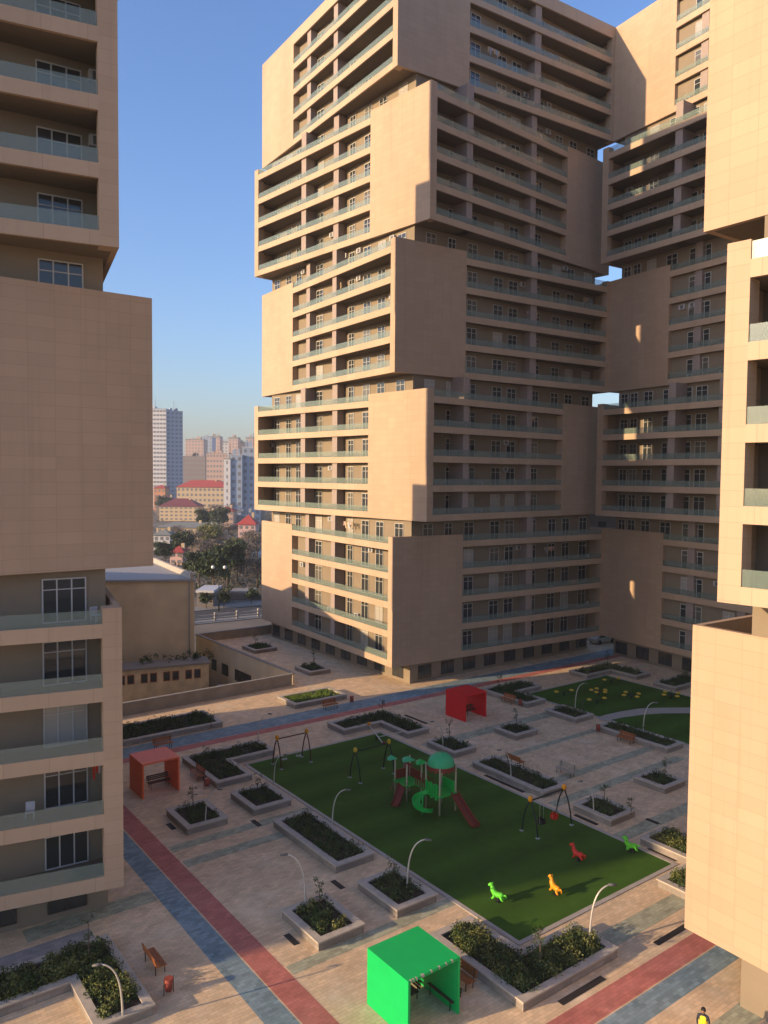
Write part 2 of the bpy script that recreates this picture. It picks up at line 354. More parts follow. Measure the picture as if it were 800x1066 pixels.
# lawns with kerbs
def lawn(u0, u1, v0, v1, name='lawn'):
    mb = MB(); mb.box(GRID, u0, u1, v0, v1, .008, .03); struct(mb, name, M['turf'])
    c = MB(); t = .28
    c.box(GRID, u0-t, u1+t, v0-t, v0-.002, .006, .045); c.box(GRID, u0-t, u1+t, v1+.002, v1+t, .006, .045)
    c.box(GRID, u0-t, u0-.002, v0, v1, .006, .045); c.box(GRID, u1+.002, u1+t, v0, v1, .006, .045)
    struct(c, 'kerb', M['curb'])
lawn(29.3, 42.9, 27.0, 57.2); lawn(63.6, 77.5, 37.0, 58.2)
cu = [(62.9, 48.4), (64.8, 48.5), (66.8, 48.3), (69.3, 47.8), (71.5, 46.6), (74, 44.9), (78.2, 41.0)]
cl = [(62.9, 47.2), (64.2, 47.1), (65.5, 46.9), (67.8, 46.3), (69.8, 45.4), (72.1, 43.8), (76.0, 40.0)]
sheet('curved_path', M['curb'], [[cl[i], cl[i+1], cu[i+1], cu[i]] for i in range(len(cu)-1)], .036)

# ------------------------------------------------------------------ the twisted towers
H_, G0, S_, INS = 3.3, 2.25, 35.0, 1.5
BH = 4 * H_ + 1.52
def corners(c, s, a):
    u = Vector((math.cos(a), math.sin(a))); v = Vector((-math.sin(a), math.cos(a))); Mc = Vector(c) - (u + v) * (s / 2)
    return Mc, u, v
rw = random.Random(5)
def make_window(root, fr, s, z, wd, ht, d=0.0, bars=1, gl=None, transom=True, dark=False, collect=None):
    """frame with mullions (part) and glazing (sub-part) standing on wall plane d of frame fr"""
    fm = MB() if collect is None else collect
    t = .07
    o, i_ = d - .07, d - .004
    fm.box(fr, s - wd/2, s + wd/2, o, i_, z, z + t); fm.box(fr, s - wd/2, s + wd/2, o, i_, z + ht - t, z + ht)
    fm.box(fr, s - wd/2, s - wd/2 + t, o, i_, z + t, z + ht - t); fm.box(fr, s + wd/2 - t, s + wd/2, o, i_, z + t, z + ht - t)
    for k in range(bars):
        c = s - wd/2 + wd * (k + 1) / (bars + 1); fm.box(fr, c - t/2, c + t/2, o + .004, i_, z + t, z + ht - t)
    if transom: fm.box(fr, s - wd/2 + t, s + wd/2 - t, o + .008, i_, z + ht * .74, z + ht * .74 + .05)
    g = gl or rw.choices(['glass_dark', 'glass_mid', 'curtain'], [.70, .20, .10])[0]
    def pane(m_): m_.box(fr, s - wd/2 + .03, s + wd/2 - .03, d - .035, d - .003, z + .03, z + ht - .03)
    if collect is not None: return g, pane
    f = fm.build('window', M['darkframe'] if dark else M['frame'], root)
    p = MB(); pane(p); p.build('pane', M[g], f)
def tower(name, label, odd, even, faces, cfg):
    cc = (Vector(odd[:2]) + Vector(even[:2])) / 2; ca = (odd[2] + even[2]) / 2
    root = thing(name, (cc.x, cc.y, 0), label, 'tower', 'twisted apartment towers round the courtyard')
    top = G0 + 20 * H_ + 4 * H_
    Mc, cu_, cv_ = corners(cc, S_ - 2 * INS, ca)
    cR = Fr(Mc, cu_, cv_); cL = Fr(Mc, cv_, cu_); SC = S_ - 2 * INS
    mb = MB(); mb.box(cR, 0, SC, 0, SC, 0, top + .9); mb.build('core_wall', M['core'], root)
    wins = []
    camp = Vector((0, 0, CAM_Z))
    for k in range(1, 6):
        odd_b = k % 2 == 1; src = odd if odd_b else even
        Mb, bu, bv = corners(src[:2], S_, src[2]); fR = Fr(Mb, bu, bv); fL = Fr(Mb, bv, bu)
        zb = G0 + (k - 1) * 5 * H_; zt = zb + BH; last = k == 5
        # solid cladding panels; odd: R face at M corner, L face at far end. even: mirrored
        for fc, fr in (('R', fR), ('L', fL)):
            nearM = (fc == 'R') == odd_b
            mb = MB()
            if nearM:
                mb.box(fr, 0, 10.0, 0, .3, zb, zt); mb.box(fr, 9.75, 9.998, .302, 3.2, zb + .03, zb + 4*H_ - .03)
            else:
                mb.box(fr, 25.0, S_ - .302, 0, .3, zb, zt); mb.box(fr, 25.002, 25.25, .302, 3.2, zb + .03, zb + 4*H_ - .03)
            mb.build('cladding_panel', M['clad'], root)
            # corner post at the open end
            mb = MB()
            if nearM: mb.box(fr, S_ - .95, S_ - .302, 0, .95, zb, zt); s0, s1 = 10.0, S_ - .95
            else: mb.box(fr, .302, .95, 0, .95, zb, zt); s0, s1 = .95, 25.0
            mb.build('corner_post', M['clad'], root)
            # balcony fronts
            for i in range(5):
                z0 = zb + i * H_
                hgt = .73 if not (last and i == 4) else 1.52
                mb = MB(); mb.box(fr, s0, s1, 0, .2, z0, z0 + hgt)
                sp = mb.build('balcony_front', M['spandrel'], root)
                if not (last and i == 4) and fc in faces:
                    mb = MB(); mb.box(fr, s0 + .02, s1 - .02, .05, .075, z0 + .73, z0 + 1.45)
                    rl = mb.build('glass_railing', M['rail_glass'], sp)
            # piers between the bays
            if fc in faces:
                ps = ((14.0, 21.0) if fc == 'L' else (21.0,)) if odd_b else ((16.8, 23.6) if fc == 'L' else (6.6, 18.3))
                for s in ps:
                    mb = MB(); mb.box(fr, s - .5, s + .5, .26, 2.6, zb + .02, zb + (4 if last else 5) * H_ - .01)
                    mb.build('pier', M['pillar'], root)
        mb = MB(); mb.box(fR, S_ - .3, S_, 0, S_ - .3, zb, zt); mb.box(fR, 0, S_, S_ - .3, S_, zb, zt)
        mb.build('rear_cladding', M['clad'], root)
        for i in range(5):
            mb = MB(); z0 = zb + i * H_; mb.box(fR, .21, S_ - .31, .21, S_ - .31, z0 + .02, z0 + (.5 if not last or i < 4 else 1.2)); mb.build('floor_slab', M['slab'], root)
        # windows in the recessed core wall
        for fc in faces:
            fr = cR if fc == 'R' else cL; odf = odd_b
            lst = cfg.get(fc)
            for i in range(5 if not last else 4):
                for (s, wd, bars) in lst:
                    hid = ((s < 8.3) if odf else (s > 23.6)) if fc == 'R' else ((s > 23.6) if odf else (s < 8.3))
                    if i < 4 and hid: continue
                    z = zb + .5 + i * H_
                    p = fr(s, 0, z); wins.append(((p - camp).length, fr, s, z + .03, wd, 2.35, bars, False))
    for fc in faces:                       # ground floor openings
        fr = cR if fc == 'R' else cL
        if 'ground' in cfg: gs = cfg['ground']
        else: gs = [2.2 + 3.55 * i for i in range(9)]
        for s in gs: wins.append(((fr(s, 0, 0) - camp).length - 30, fr, s, .35, 2.0, 1.55, 1, True))
    wins.sort(key=lambda x: x[0])
    for wn in wins[:99]: make_window(root, wn[1], wn[2], wn[3], wn[4], wn[5], bars=wn[6], dark=wn[7], transom=not wn[7], gl='glass_dark' if wn[7] else None)
    if len(wins) > 99:
        fm = MB(); groups = {}
        for wn in wins[99:]:
            g, pf = make_window(root, wn[1], wn[2], wn[3], wn[4], wn[5], bars=wn[6], dark=wn[7], transom=not wn[7], collect=fm, gl='glass_dark' if wn[7] else None)
            groups.setdefault(g, []).append(pf)
        ms = [M['frame']]
        for g, fs in groups.items():
            ms.append(M[g]); n0 = len(fm.f)
            for f in fs: f(fm)
            for q in range(n0, len(fm.f)): fm.mi[q] = len(ms) - 1
        tag(fm.build('window', ms, root), kind='stuff')
    # air conditioners on the recessed walls and aerials / lamps under the soffits
    ra = random.Random(len(label)); na = 0
    for fc in faces:
        fr = cR if fc == 'R' else cL
        for lvl in range(1, 24):
            k = (lvl - 1) // 5; z = G0 + (lvl - 1) * H_ + .5
            for (s, wd, bars) in cfg.get(fc):
                odf = k % 2 == 0; hid = ((s < 9.5) if odf else (s > 22.5)) if fc == 'R' else ((s > 22.5) if odf else (s < 9.5))
                if ra.random() < .16 and na < 45 and not hid:
                    s2 = s + wd/2 + .75; na += 1
                    mb = MB(); zz = z + ra.choice([.05, 1.9]); mb.box(fr, s2 - .42, s2 + .42, -.33, -.004, zz, zz + .58); mb.box(fr, s2 - .25, s2 + .2, -.345, -.332, zz + .06, zz + .5, 1)
                    mb.build('air_conditioner', [M['city_white'], M['lamp_head']], root)
    return root, cR, cL
WR = [(2.4, 1.5, 1), (5.6, 1.2, 1), (8.9, 1.6, 1), (13.3, 1.6, 1), (15.9, 1.6, 1), (20.3, 1.2, 1), (24.0, 1.5, 1), (26.8, 1.5, 1), (30.4, 1.6, 1)]
WL = [(2.2, 1.6, 1), (5.9, 1.5, 1), (8.8, 1.5, 1), (12.0, 1.2, 1), (14.8, 1.5, 1), (19.3, 1.6, 1), (22.0, .9, 0), (24.5, 1.4, 1), (27.2, 1.4, 1), (30.4, 1.5, 1)]
_t1, T1R, T1L = tower('apartment_tower', 'tall twisted beige apartment tower in the middle, left side sunlit, right side shaded', (6.058, 111.261, .581), (6.072, 111.112, .73), 'RL', {'R': WR, 'L': WL})
T1F = (T1R, T1L)
WL2 = [(12.0, 1.5, 1), (14.8, 1.5, 1), (19.2, 1.6, 1), (21.0, .9, 0), (24.0, 1.6, 1), (27.1, 1.4, 1), (29.4, 1.2, 1), (31.0, 1.2, 1)]
tower('apartment_tower', 'apartment tower behind the right edge, half hidden, with sunlit upper floors and shaded lower floors', (53.75, 99.484, .515), (52.30, 98.856, .571), 'L', {'L': WL2})
T3, T3R, T3L = tower('apartment_tower', 'near apartment tower cut off by the left edge of the picture, all in shade', (-36.727, 48.563, .436), (-37.321, 46.924, .644), 'R',
      {'R': [(29.9, 2.2, 2), (24.5, 2.2, 2), (19.5, 2.2, 2), (14.0, 2.2, 2)], 'ground': [29.9, 26.4, 22.5, 18]})
T4, T4R, T4L = tower('apartment_tower', 'near apartment tower cut off by the right edge of the picture, with bright sunlit cladding', (39.011, 32.388, .608), (38.672, 31.688, .753), 'L',
      {'L': [(20.5, 2.0, 2), (15.5, 2.0, 2), (10.5, 2.0, 2), (5.5, 2, 2)], 'ground': [28.6, 24.5, 20]})
# box for unseen blocks, added to shade the courtyard and the tall tower's foot
def shadow_block(name, label, o, ang, a, b, z0, z1, m_, group=None, cat='building', step=3.3):
    fr = Fr(o, (math.cos(ang), math.sin(ang)), (-math.sin(ang), math.cos(ang)))
    root = thing(name, (o[0], o[1], z0), label, cat, group)
    mb = MB(); mb.box(fr, 0, a, 0, b, z0, z1); mb.build('wall', m_, root)
    mb = MB(); mb.box(fr, -.3, a + .3, -.3, b + .3, z1 + .003, z1 + .5); mb.build('roof', M['grey_roof'], root)
    return root, fr

# ------------------------------------------------------------------ planters
rim_h = .5
PLN = {}
def uvF(x, y):
    return (x*math.cos(TH) + y*math.sin(TH), -x*math.sin(TH) + y*math.cos(TH))
def inset(poly, t):
    """inward offset of an axis aligned ccw polygon"""
    n = len(poly); out = []
    for i in range(n):
        p0, p1, p2 = poly[i-1], poly[i], poly[(i+1) % n]
        d1 = (p1[0]-p0[0], p1[1]-p0[1]); d2 = (p2[0]-p1[0], p2[1]-p1[1])
        l1 = math.hypot(*d1); l2 = math.hypot(*d2)
        n1 = (-d1[1]/l1, d1[0]/l1); n2 = (-d2[1]/l2, d2[0]/l2)
        out.append((p1[0] + (n1[0]+n2[0])*t, p1[1] + (n1[1]+n2[1])*t))
    return out
def ccw(poly):
    ar = sum(poly[i][0]*poly[(i+1)%len(poly)][1]-poly[(i+1)%len(poly)][0]*poly[i][1] for i in range(len(poly)))
    return poly if ar > 0 else poly[::-1]
def inside(pt, poly):
    x, y = pt; c = False
    for i in range(len(poly)):
        (x1, y1), (x2, y2) = poly[i], poly[i-1]
        if (y1 > y) != (y2 > y) and x < (x2-x1)*(y-y1)/(y2-y1)+x1: c = not c
    return c
def planter(F, poly, label, kind, plant_label, dens=2.2, hgt=.5, seed=0):
    fu, fv = uvF(*F); poly = ccw([(fu + a, fv + b) for a, b in poly])
    o = P(fu, fv); root = thing('planter', (o.x, o.y, 0), label, 'planter', 'stone planters of the courtyard')
    inn = inset(poly, .42); wi = inset(poly, .06)
    mb = MB(); n = len(poly)
    for i in range(n):                    # body walls
        a, b = wi[i], wi[(i+1) % n]; l = math.hypot(b[0]-a[0], b[1]-a[1])
        mb.face([P(*a, .006), P(*b, .006), P(*b, .42), P(*a, .42)], [(0, 0), (l, 0), (l, .42), (0, .42)])
        mb.face([P(*inset(poly, .36)[i], .42), P(*inset(poly, .36)[(i+1) % n], .42), P(*inset(poly, .36)[(i+1) % n], .2), P(*inset(poly, .36)[i], .2)][::-1])
    mb.build('planter_wall', M['planter'], root)
    mb = MB()
    for i in range(n):                    # coping
        j = (i+1) % n
        mb.face([P(*poly[i], .5), P(*poly[j], .5), P(*inn[j], .5), P(*inn[i], .5)])
        mb.face([P(*poly[i], .42), P(*poly[j], .42), P(*poly[j], .5), P(*poly[i], .5)])
        mb.face([P(*inn[j], .42), P(*inn[i], .42), P(*inn[i], .5), P(*inn[j], .5)])
        mb.face([P(*poly[j], .42), P(*poly[i], .42), P(*inn[i], .42), P(*inn[j], .42)])
    mb.build('coping', M['rim'], root)
    mb = MB(); mb.face([P(a, b, .34) for a, b in inset(poly, .38)]); mb.build('soil', M['soil'], root)
    rng = random.Random(seed); us = [p[0] for p in inn]; vs = [p[1] for p in inn]; mb = MB()
    area = (max(us)-min(us))*(max(vs)-min(vs)); cnt = int(area * dens * 3.2)
    inn2 = inset(poly, .54)
    for _ in range(cnt):
        q = (rng.uniform(min(us), max(us)), rng.uniform(min(vs), max(vs)))
        if not inside(q, inn2): continue
        if rng.random() < .1: continue
        r = rng.uniform(.22, .38) * (1.45 if hgt > .5 else 1); h = hgt * rng.uniform(.5, 1.2)
        if kind == 'grassy':
            for _k in range(34):
                a = rng.uniform(0, 6.28); d = rng.uniform(0, .32); b = P(q[0] + d*math.cos(a), q[1] + d*math.sin(a), .36)
                t = b + Vector((rng.uniform(-.12, .12), rng.uniform(-.12, .12), rng.uniform(.12, .3))); s_ = Vector((rng.uniform(-.03, .03), rng.uniform(-.03, .03), 0)).normalized() * .02
                mb.face([b - s_, b + s_, t], None, 0)
        else:
            mb.clump(P(q[0], q[1], .36 + h*.42), r, 46 if hgt <= .5 else 130, .068 if hgt <= .5 else .062, rng, 1 if (kind == 'mixed' and rng.random() < .42) else 0, (1, 1, h / (2*r) + .35))
    ms = [M['grassy']] if kind == 'grassy' else [M['shrub'], M['shrub_y']]
    tag(mb.build('ground_cover', ms), plant_label, 'plants', None, 'stuff')
    return root
def rc(a, b): return [(0, 0), (a, 0), (a, b), (0, b)]
PL = [
 ((-8.9, 78.6), rc(6.5, 3.7), 'planter with bright green grass beside the low wall corner, partly sunlit', 'grassy', 'bright green grass in the planter near the low wall corner'),
 ((-26.5, 64.3), rc(14.4, 4.6), 'long low planter along the retaining wall, behind the orange shelter', 'dark', 'low dark hedge plants in the long planter behind the orange shelter'),
 ((-12.5, 58.3), [(0,0),(3.1,0),(3.1,3.8),(7.2,3.8),(7.2,6.8),(0,6.8)], 'L-shaped planter between the orange shelter and the red beamed swing', 'dark', 'dark shrubs in the L-shaped planter right of the orange shelter'),
 ((-12.8, 50.6), rc(3.0, 3.8), 'small square planter in front of the orange shelter, nearest the red path', 'dark', 'dark shrubs in the small planter in front of the orange shelter'),
 ((-8.9, 53.6), rc(3.1, 3.8), 'small square planter at the left corner of the big lawn', 'dark', 'dark shrubs in the planter at the left corner of the big lawn'),
 ((-2.7, 45.8), rc(2.9, 7.8), 'long rectangular planter on the left long edge of the big lawn', 'dark', 'dense dark shrubs in the long planter left of the big lawn'),
 ((.9, 41.1), rc(2.9, 3.8), 'square planter with a curved lamp between the long planter and the green shelter', 'dark', 'dark shrubs in the square planter above the green shelter'),
 ((-3.1, 38.1), rc(2.9, 3.8), 'planter with one sunlit corner, left of the green shelter, beside the red path', 'mixed', 'green and yellowish shrubs in the planter left of the green shelter'),
 ((6.4, 33.8), [(0,0),(6.9,0),(6.9,2.8),(2.9,2.8),(2.9,6.5),(0,6.5)], 'large L-shaped planter with tall shrubs round the near corner of the lawn', 'mixed', 'tall sunlit shrubs in the large planter beside the green shelter'),
 ((-9.9, 33.5), [(0,0),(0,6.6),(-14,6.6),(-14,3.8),(-2.6,3.8),(-2.6,0)], 'large L-shaped planter in the bottom left corner below the left tower', 'mixed', 'dense shrubs in the large bottom left planter'),
 ((2.3, 70.0), [(0,0),(2.7,0),(2.7,7.0),(-4.2,7.0),(-4.2,4.1),(0,4.1)], 'L-shaped planter round the far corner of the big lawn', 'dark', 'low dark plants in the planter at the far lawn corner'),
 ((6.1, 65.1), rc(2.7, 3.7), 'small planter between the climbing frame roof and the red shelter', 'dark', 'dark low plants in the planter just below the red shelter'),
 ((12.1, 69.7), rc(3.0, 2.9), 'smallest planter on open paving, right of and below the red shelter', 'dark', 'dark green plants in the smallest planter right of the red shelter'),
 ((14.9, 79.7), [(0,0),(2.9,0),(2.9,3.8),(6.6,3.8),(6.6,6.9),(0,6.9)], 'L-shaped planter with a bench, right of the red shelter', 'dark', 'dark plants in the L-shaped planter right of the red shelter'),
 ((29.9, 91.2), [(0,0),(2.9,0),(2.9,6.4),(-4.5,6.4),(-4.5,3.6),(0,3.6)], 'L-shaped planter at the far corner of the far lawn, by the tower corner', 'mixed', 'reddish green plants in the farthest L-shaped planter'),
 ((32.7, 86.3), rc(6.5, 3.0), 'planter on the right of the far lawn in front of the hidden tower', 'dark', 'dark plants in the planter right of the far lawn'),
 ((18.7, 74.7), rc(2.8, 3.9), 'small planter with a tall lamp at the left corner of the far lawn', 'dark', 'dark plants in the planter at the left corner of the far lawn'),
 ((24.7, 66.7), rc(2.6, 7.6), 'long planter with an orange bench in front of the far lawn', 'dark', 'dark green hedge in the long planter by the far lawn'),
 ((21.4, 58.0), rc(2.8, 2.9), 'small planter on open paving close to the near right tower', 'dark', 'dark plants in the small planter close to the right tower'),
 ((15.7, 52.4), rc(2.8, 3.4), 'planter with a bent lamp beside the right edge of the big lawn', 'dark', 'dark plants in the planter right of the swing with the red seat'),
 ((16.1, 44.7), [(0,-2.7),(6.55,-2.7),(6.55,3.8),(3.75,3.8),(3.75,0),(0,0)], 'pale L-shaped planter at the right corner of the big lawn, partly hidden by tower', 'mixed', 'yellowish shrubs in the pale planter at the right lawn corner'),
 ((-17.0, 102.9), rc(3.5, 3.8), 'farther of two planters on the raised terrace by the tall tower', 'dark', 'green plants in the farther terrace planter'),
 ((-8.6, 91.7), rc(3.0, 3.7), 'nearer of two planters on the raised terrace by the tall tower', 'dark', 'dark plants in the nearer terrace planter'),
 ((12.0, 57.0), rc(2.7, 7.7), 'long planter on the right long edge of the big lawn, with a red bench behind', 'dark', 'sparse dark plants in the long planter right of the big lawn'),
]
big = {8: .58, 9: .54, 20: .52}
for i, (F, poly, lab, kd, pl) in enumerate(PL):
    near = i in (5, 6, 7, 8, 9, 20)
    planter(F, poly, lab, kd, pl, dens=3.0 if near else 2.6, hgt=big.get(i, .50), seed=i + 3)

# saplings in the planters
rs = random.Random(8)
def sapling(x, y, h, label, leafy=1.0):
    root = thing('sapling', (x, y, .34), label, 'young tree', 'thin saplings planted in the planters')
    mb = MB(); top = Vector((x + rs.uniform(-.08, .08), y + rs.uniform(-.08, .08), .34 + h))
    mb.tube([(x, y, .3), (x + rs.uniform(-.03, .03), y, .34 + h*.5), top], [.035, .025, .01], 6)
    cr = MB()
    for k in range(int(5 + h*3)):
        z = .34 + h*(.35 + .62*rs.random()); a = rs.uniform(0, 6.28); l = rs.uniform(.12, .34)
        e = Vector((x + math.cos(a)*l, y + math.sin(a)*l, z + l*.5)); mb.tube([(x, y, z), e], [.012, .006], 4)
        cr.clump(e, .15, int(16*leafy), .05, rs)
    mb.build('trunk', M['bark'], root); cr.build('crown', [M['shrub']], root)
SAP = [(-13.3, 54.3, 1.6, 'sapling in the small planter in front of the orange shelter'), (-9.1, 56.4, 1.4, 'sapling in the planter at the left lawn corner'),
 (-14.3, 62.8, 1.5, 'sapling in the L-shaped planter by the orange shelter'), (-3.3, 41.2, 1.7, 'sapling in the planter left of the green shelter'),
 (.7, 43.9, 1.7, 'brownish sapling in the square planter above the green shelter'), (7.6, 36.2, 2.2, 'pale green young tree at the bend of the large planter by the green shelter'),
 (-13.9, 36.4, 2.3, 'tallest sapling, in the large bottom left planter'), (0, 76.0, 1.6, 'sapling in the planter at the far corner of the big lawn'),
 (6.0, 69.0, 1.7, 'sapling in the planter just below the red shelter'), (12.6, 72.6, 1.7, 'sapling in the smallest planter right of the red shelter'),
 (12.9, 85.8, 1.7, 'sapling behind the red shelter'), (22.2, 60.4, 1.6, 'sapling in the small planter close to the right tower'),
 (15.9, 54.9, 1.6, 'sapling in the planter right of the red seated swing'), (27.9, 96.2, 1.9, 'sapling in the farthest planter by the tower corner'),
 (35.0, 89.6, 2.1, 'sapling in the planter right of the far lawn'), (-8.4, 94.9, 2.2, 'sapling in the nearer terrace planter'), (-17.4, 106.0, 1.6, 'sapling in the farther terrace planter'),
 (20.2, 78.0, 1.2, 'short sapling in the planter at the left corner of the far lawn'), (17.5, 53.8, 1.1, 'shorter sapling beside the bent lamp right of the swing'), (-15.9, 71.8, 1.6, 'sapling in the long planter by the retaining wall')]
for s in SAP: sapling(*s)

# ------------------------------------------------------------------ lamps
def lamp_proto():
    r = thing('street_lamp', (0, 0, 0), 'x', 'lamp', 'curved white lamps of the courtyard')
    mb = MB(); pts = []
    for i in range(13):
        t = i / 12; pts.append((.06*t + .85*t**3.0, 0, 2.85*math.sin(t*1.45)/math.sin(1.45)))
    mb.tube(pts, [.055 - .025*i/12 for i in range(13)], 8); mb.build('pole', M['lamp_metal'], r)
    mb = MB(); e = Vector(pts[-1]); mb.tube([e + Vector((-.04, 0, .0)), e + Vector((.12, 0, -.02)), e + Vector((.34, 0, -.05))], [.05, .07, .045], 8); mb.build('lamp_head', M['lamp_head'], r)
    mb = MB(); mb.tube([(0, 0, 0), (0, 0, .1)], [.12, .10], 10); mb.build('base', M['lamp_metal'], r)
    return r
LP = lamp_proto()
LAMPS = [(-3.3, 51.5, 0, 1.0, 'curved lamp behind the long planter left of the big lawn'), (1.5, 43.7, 0, 1.12, 'tall curved lamp in the square planter above the green shelter'),
 (-4.1, 41.8, 180, 1.12, 'curved lamp bending left, in the planter left of the green shelter'), (10.6, 38.6, 12, 1.14, 'sunlit curved lamp at the large planter by the green shelter'),
 (-11.1, 32.8, 190, 1.0, 'curved lamp bending left in the bottom left planter'), (-8.3, 59.3, 5, .82, 'short curved lamp at the left corner of the big lawn'),
 (-11.9, 51.9, 10, .9, 'lamp in the small planter in front of the orange shelter'), (-10.9, 67.8, 8, 1.0, 'thin dark lamp behind the red beamed swing'),
 (5.3, 67.0, 176, .9, 'lamp bending left in the planter below the red shelter'), (19.7, 79.0, 5, 1.0, 'lamp at the left corner of the far lawn'),
 (24.2, 71.6, 5, 1.08, 'lamp in the long planter in front of the far lawn'), (10.1, 60.1, 175, .9, 'lamp bending left over the long planter right of the climbing frame'),
 (14.9, 53.9, 172, .9, 'brownish bent lamp in the planter right of the red seated swing')]
for i, (x, y, a, s, lb) in enumerate(LAMPS): place(LP, i > 0, (x, y, .0 if i != 0 else 0), R(a), lb, s)

# ------------------------------------------------------------------ benches, bins, grates
def bench_proto(wood):
    r = thing('park_bench', (0, 0, 0), 'x', 'bench', 'benches of the courtyard')
    mb = MB()
    for k in range(4): mb.box(WORLD, -.85, .85, -.25 + k*.125, -.25 + k*.125 + .105, .42, .46)
    mb.build('seat', wood, r)
    mb = MB()
    for k in range(3): mb.box(WORLD, -.85, .85, .27 + k*.03, .30 + k*.03, .52 + k*.13, .63 + k*.13)
    mb.build('backrest', wood, r)
    for sx in (-.68, .68):
        mb = MB(); mb.tube([(sx, -.22, 0), (sx, -.2, .41)], .025, 6); mb.tube([(sx, .24, 0), (sx, .25, .42), (sx, .34, .9)], .025, 6); mb.tube([(sx, -.22, .4), (sx, .25, .4)], .02, 6)
        mb.build('leg', M['iron'], r)
    return r
bw = bench_proto(M['wood']); bd = bench_proto(M['darkwood']); bp_ = bench_proto(M['palewood'])
g = math.degrees(TH)
BN = [(bw, -19.0, 67.0, g, 'orange bench in front of the long planter behind the orange shelter'), (bw, -14.5, 60.4, g + 90 + 180, 'orange bench on the left side of the L-shaped planter by the orange shelter'),
 (bw, -5.3, 79.0, g, 'dark orange bench in front of the grassy planter'), (bw, 13.2, 81.5, g - 90, 'orange bench left of the L-shaped planter by the red shelter'),
 (bw, 21.9, 69.5, g - 90, 'pale orange bench in front of the long far planter'), (bw, -10.9, 36.9, g + 90, 'orange bench beside the big bottom left planter'),
 (bw, 3.75, 35.9, g - 90, 'red brown bench behind the green shelter'), (bw, 11.1, 63.9, g + 90, 'reddish bench behind the long planter right of the climbing frame'),
 (bp_, 14.7, 61.7, g - 90, 'pale bench standing alone on the open paving'),
 (bd, -17.0, 58.7, g, 'dark bench inside the orange shelter'), (bd, 8.9, 77.6, g, 'dark bench inside the red shelter'), (bd, 2.9, 34.6, g - 90, 'dark bench inside the green shelter, to the right'), (bd, 1.1, 35.1, g - 180 + 90, 'dark bench inside the green shelter, against its left wall')]
seen = set()
for pr, x, y, a, lb in BN:
    place(pr, pr in seen, (x, y, .004), R(a), lb); seen.add(pr)
def bin_proto():
    r = thing('litter_bin', (0, 0, 0), 'x', 'bin', 'small red brown litter bins')
    mb = MB(); mb.tube([(0, 0, .18), (0, 0, .72)], [.17, .20], 12); mb.tube([(0, 0, .72), (0, 0, .75)], [.21, .21], 12); mb.build('bucket', M['rust'], r)
    mb = MB(); mb.tube([(-.23, 0, 0), (-.23, 0, .8)], .018, 6); mb.tube([(.23, 0, 0), (.23, 0, .8)], .018, 6); mb.tube([(-.23, 0, .5), (.23, 0, .5)], .015, 6); mb.build('bin_stand', M['iron'], r)
    return r
BB = bin_proto()
for i, (x, y, lb) in enumerate([(-13.3, 58.5, 'small litter bin at the front corner of the L-shaped planter by the orange shelter'), (14.3, 80.2, 'small litter bin next to the bench right of the red shelter'),
      (20.2, 72.2, 'small litter bin at the end of the long far planter'), (-9.7, 34.9, 'orange red litter bin by the corner of the bottom left planter'), (-3.2, 80.9, 'dark litter bin at the right end of the grassy planter')]):
    place(BB, i > 0, (x, y, .004), R(40), lb)
def grate(u, v, l, along, label):
    o = P(u, v); root = None; mb = MB()
    w_ = .17
    if along == 'v': mb.box(GRID, u - w_, u + w_, v, v + l, .006, .02)
    else: mb.box(GRID, u, u + l, v - w_, v + w_, .006, .02)
    tag(mb.build('drain_grate', M['drain'], None, o), label, 'drain', 'dark drain slots in the paving')
for a in [(24.8, 46.6, 1.1, 'v', 'drain slot in the paving left of the long planter, upper one'), (24.85, 36.6, 1.1, 'v', 'drain slot between the long planter and the planter left of the green shelter'),
          (19.95, 33.5, 1.1, 'v', 'drain slot on the left of the planter with the sunlit corner'), (19.9, 49.5, 1.1, 'v', 'drain slot below the small planter in front of the orange shelter'),
          (27.3, 22.6, 3.1, 'u', 'long drain slot in front of the large near planter'), (34.8, 22.7, 2.8, 'u', 'long drain slot close to the foot of the right tower'),
          (43.65, 40.0, 4.2, 'v', 'long drain slot between the right long planter and the lawn'), (43.65, 33.2, 2.0, 'v', 'drain slot between the lawn and the planter with the bent lamp'),
          (47.2, 30.8, 1.0, 'v', 'short drain slot above the pale planter at the right lawn corner'), (43.55, 27.1, 2.0, 'v', 'drain slot beside the pale planter at the right lawn corner'),
          (48.2, 56.8, 3.4, 'v', 'drain slot behind the planter at the far lawn corner'), (24.9, 28.8, .5, 'v', 'tiny drain slot behind the roof of the green shelter')]: grate(*a)

# ------------------------------------------------------------------ box shelters
def shelter(F, a, b, h, m_, label, drips=False):
    fu, fv = uvF(*F); o = P(fu, fv); root = thing('shelter', (o.x, o.y, 0), label, 'shelter', 'open box shelters in bright colours')
    t = .12
    mb = MB(); mb.box(GRID, fu, fu + t, fv, fv + b, .006, h - t - .002); mb.build('side_wall', m_, root)
    mb = MB(); mb.box(GRID, fu + a - t, fu + a, fv, fv + b, .006, h - t - .002); mb.build('side_wall', m_, root)
    mb = MB(); mb.box(GRID, fu, fu + a, fv, fv + b, h - t, h); mb.build('roof', m_, root)
    if drips:
        mb = MB()
        for k in (.12, .25, .42, .72, .80, 1.25, 1.7, 2.1, 2.45): mb.box(GRID, fu + k, fu + k + .07, fv - .012, fv + .09, h - .1, h + .006)
        mb.build('white_clip', M['rim'], root)
        mb = MB(); mb.box(GRID, fu + t + .01, fu + a - t - .01, fv + b - .25, fv + b - .2, 1.2, 1.28); mb.build('crossbar', M['palewood'], root)
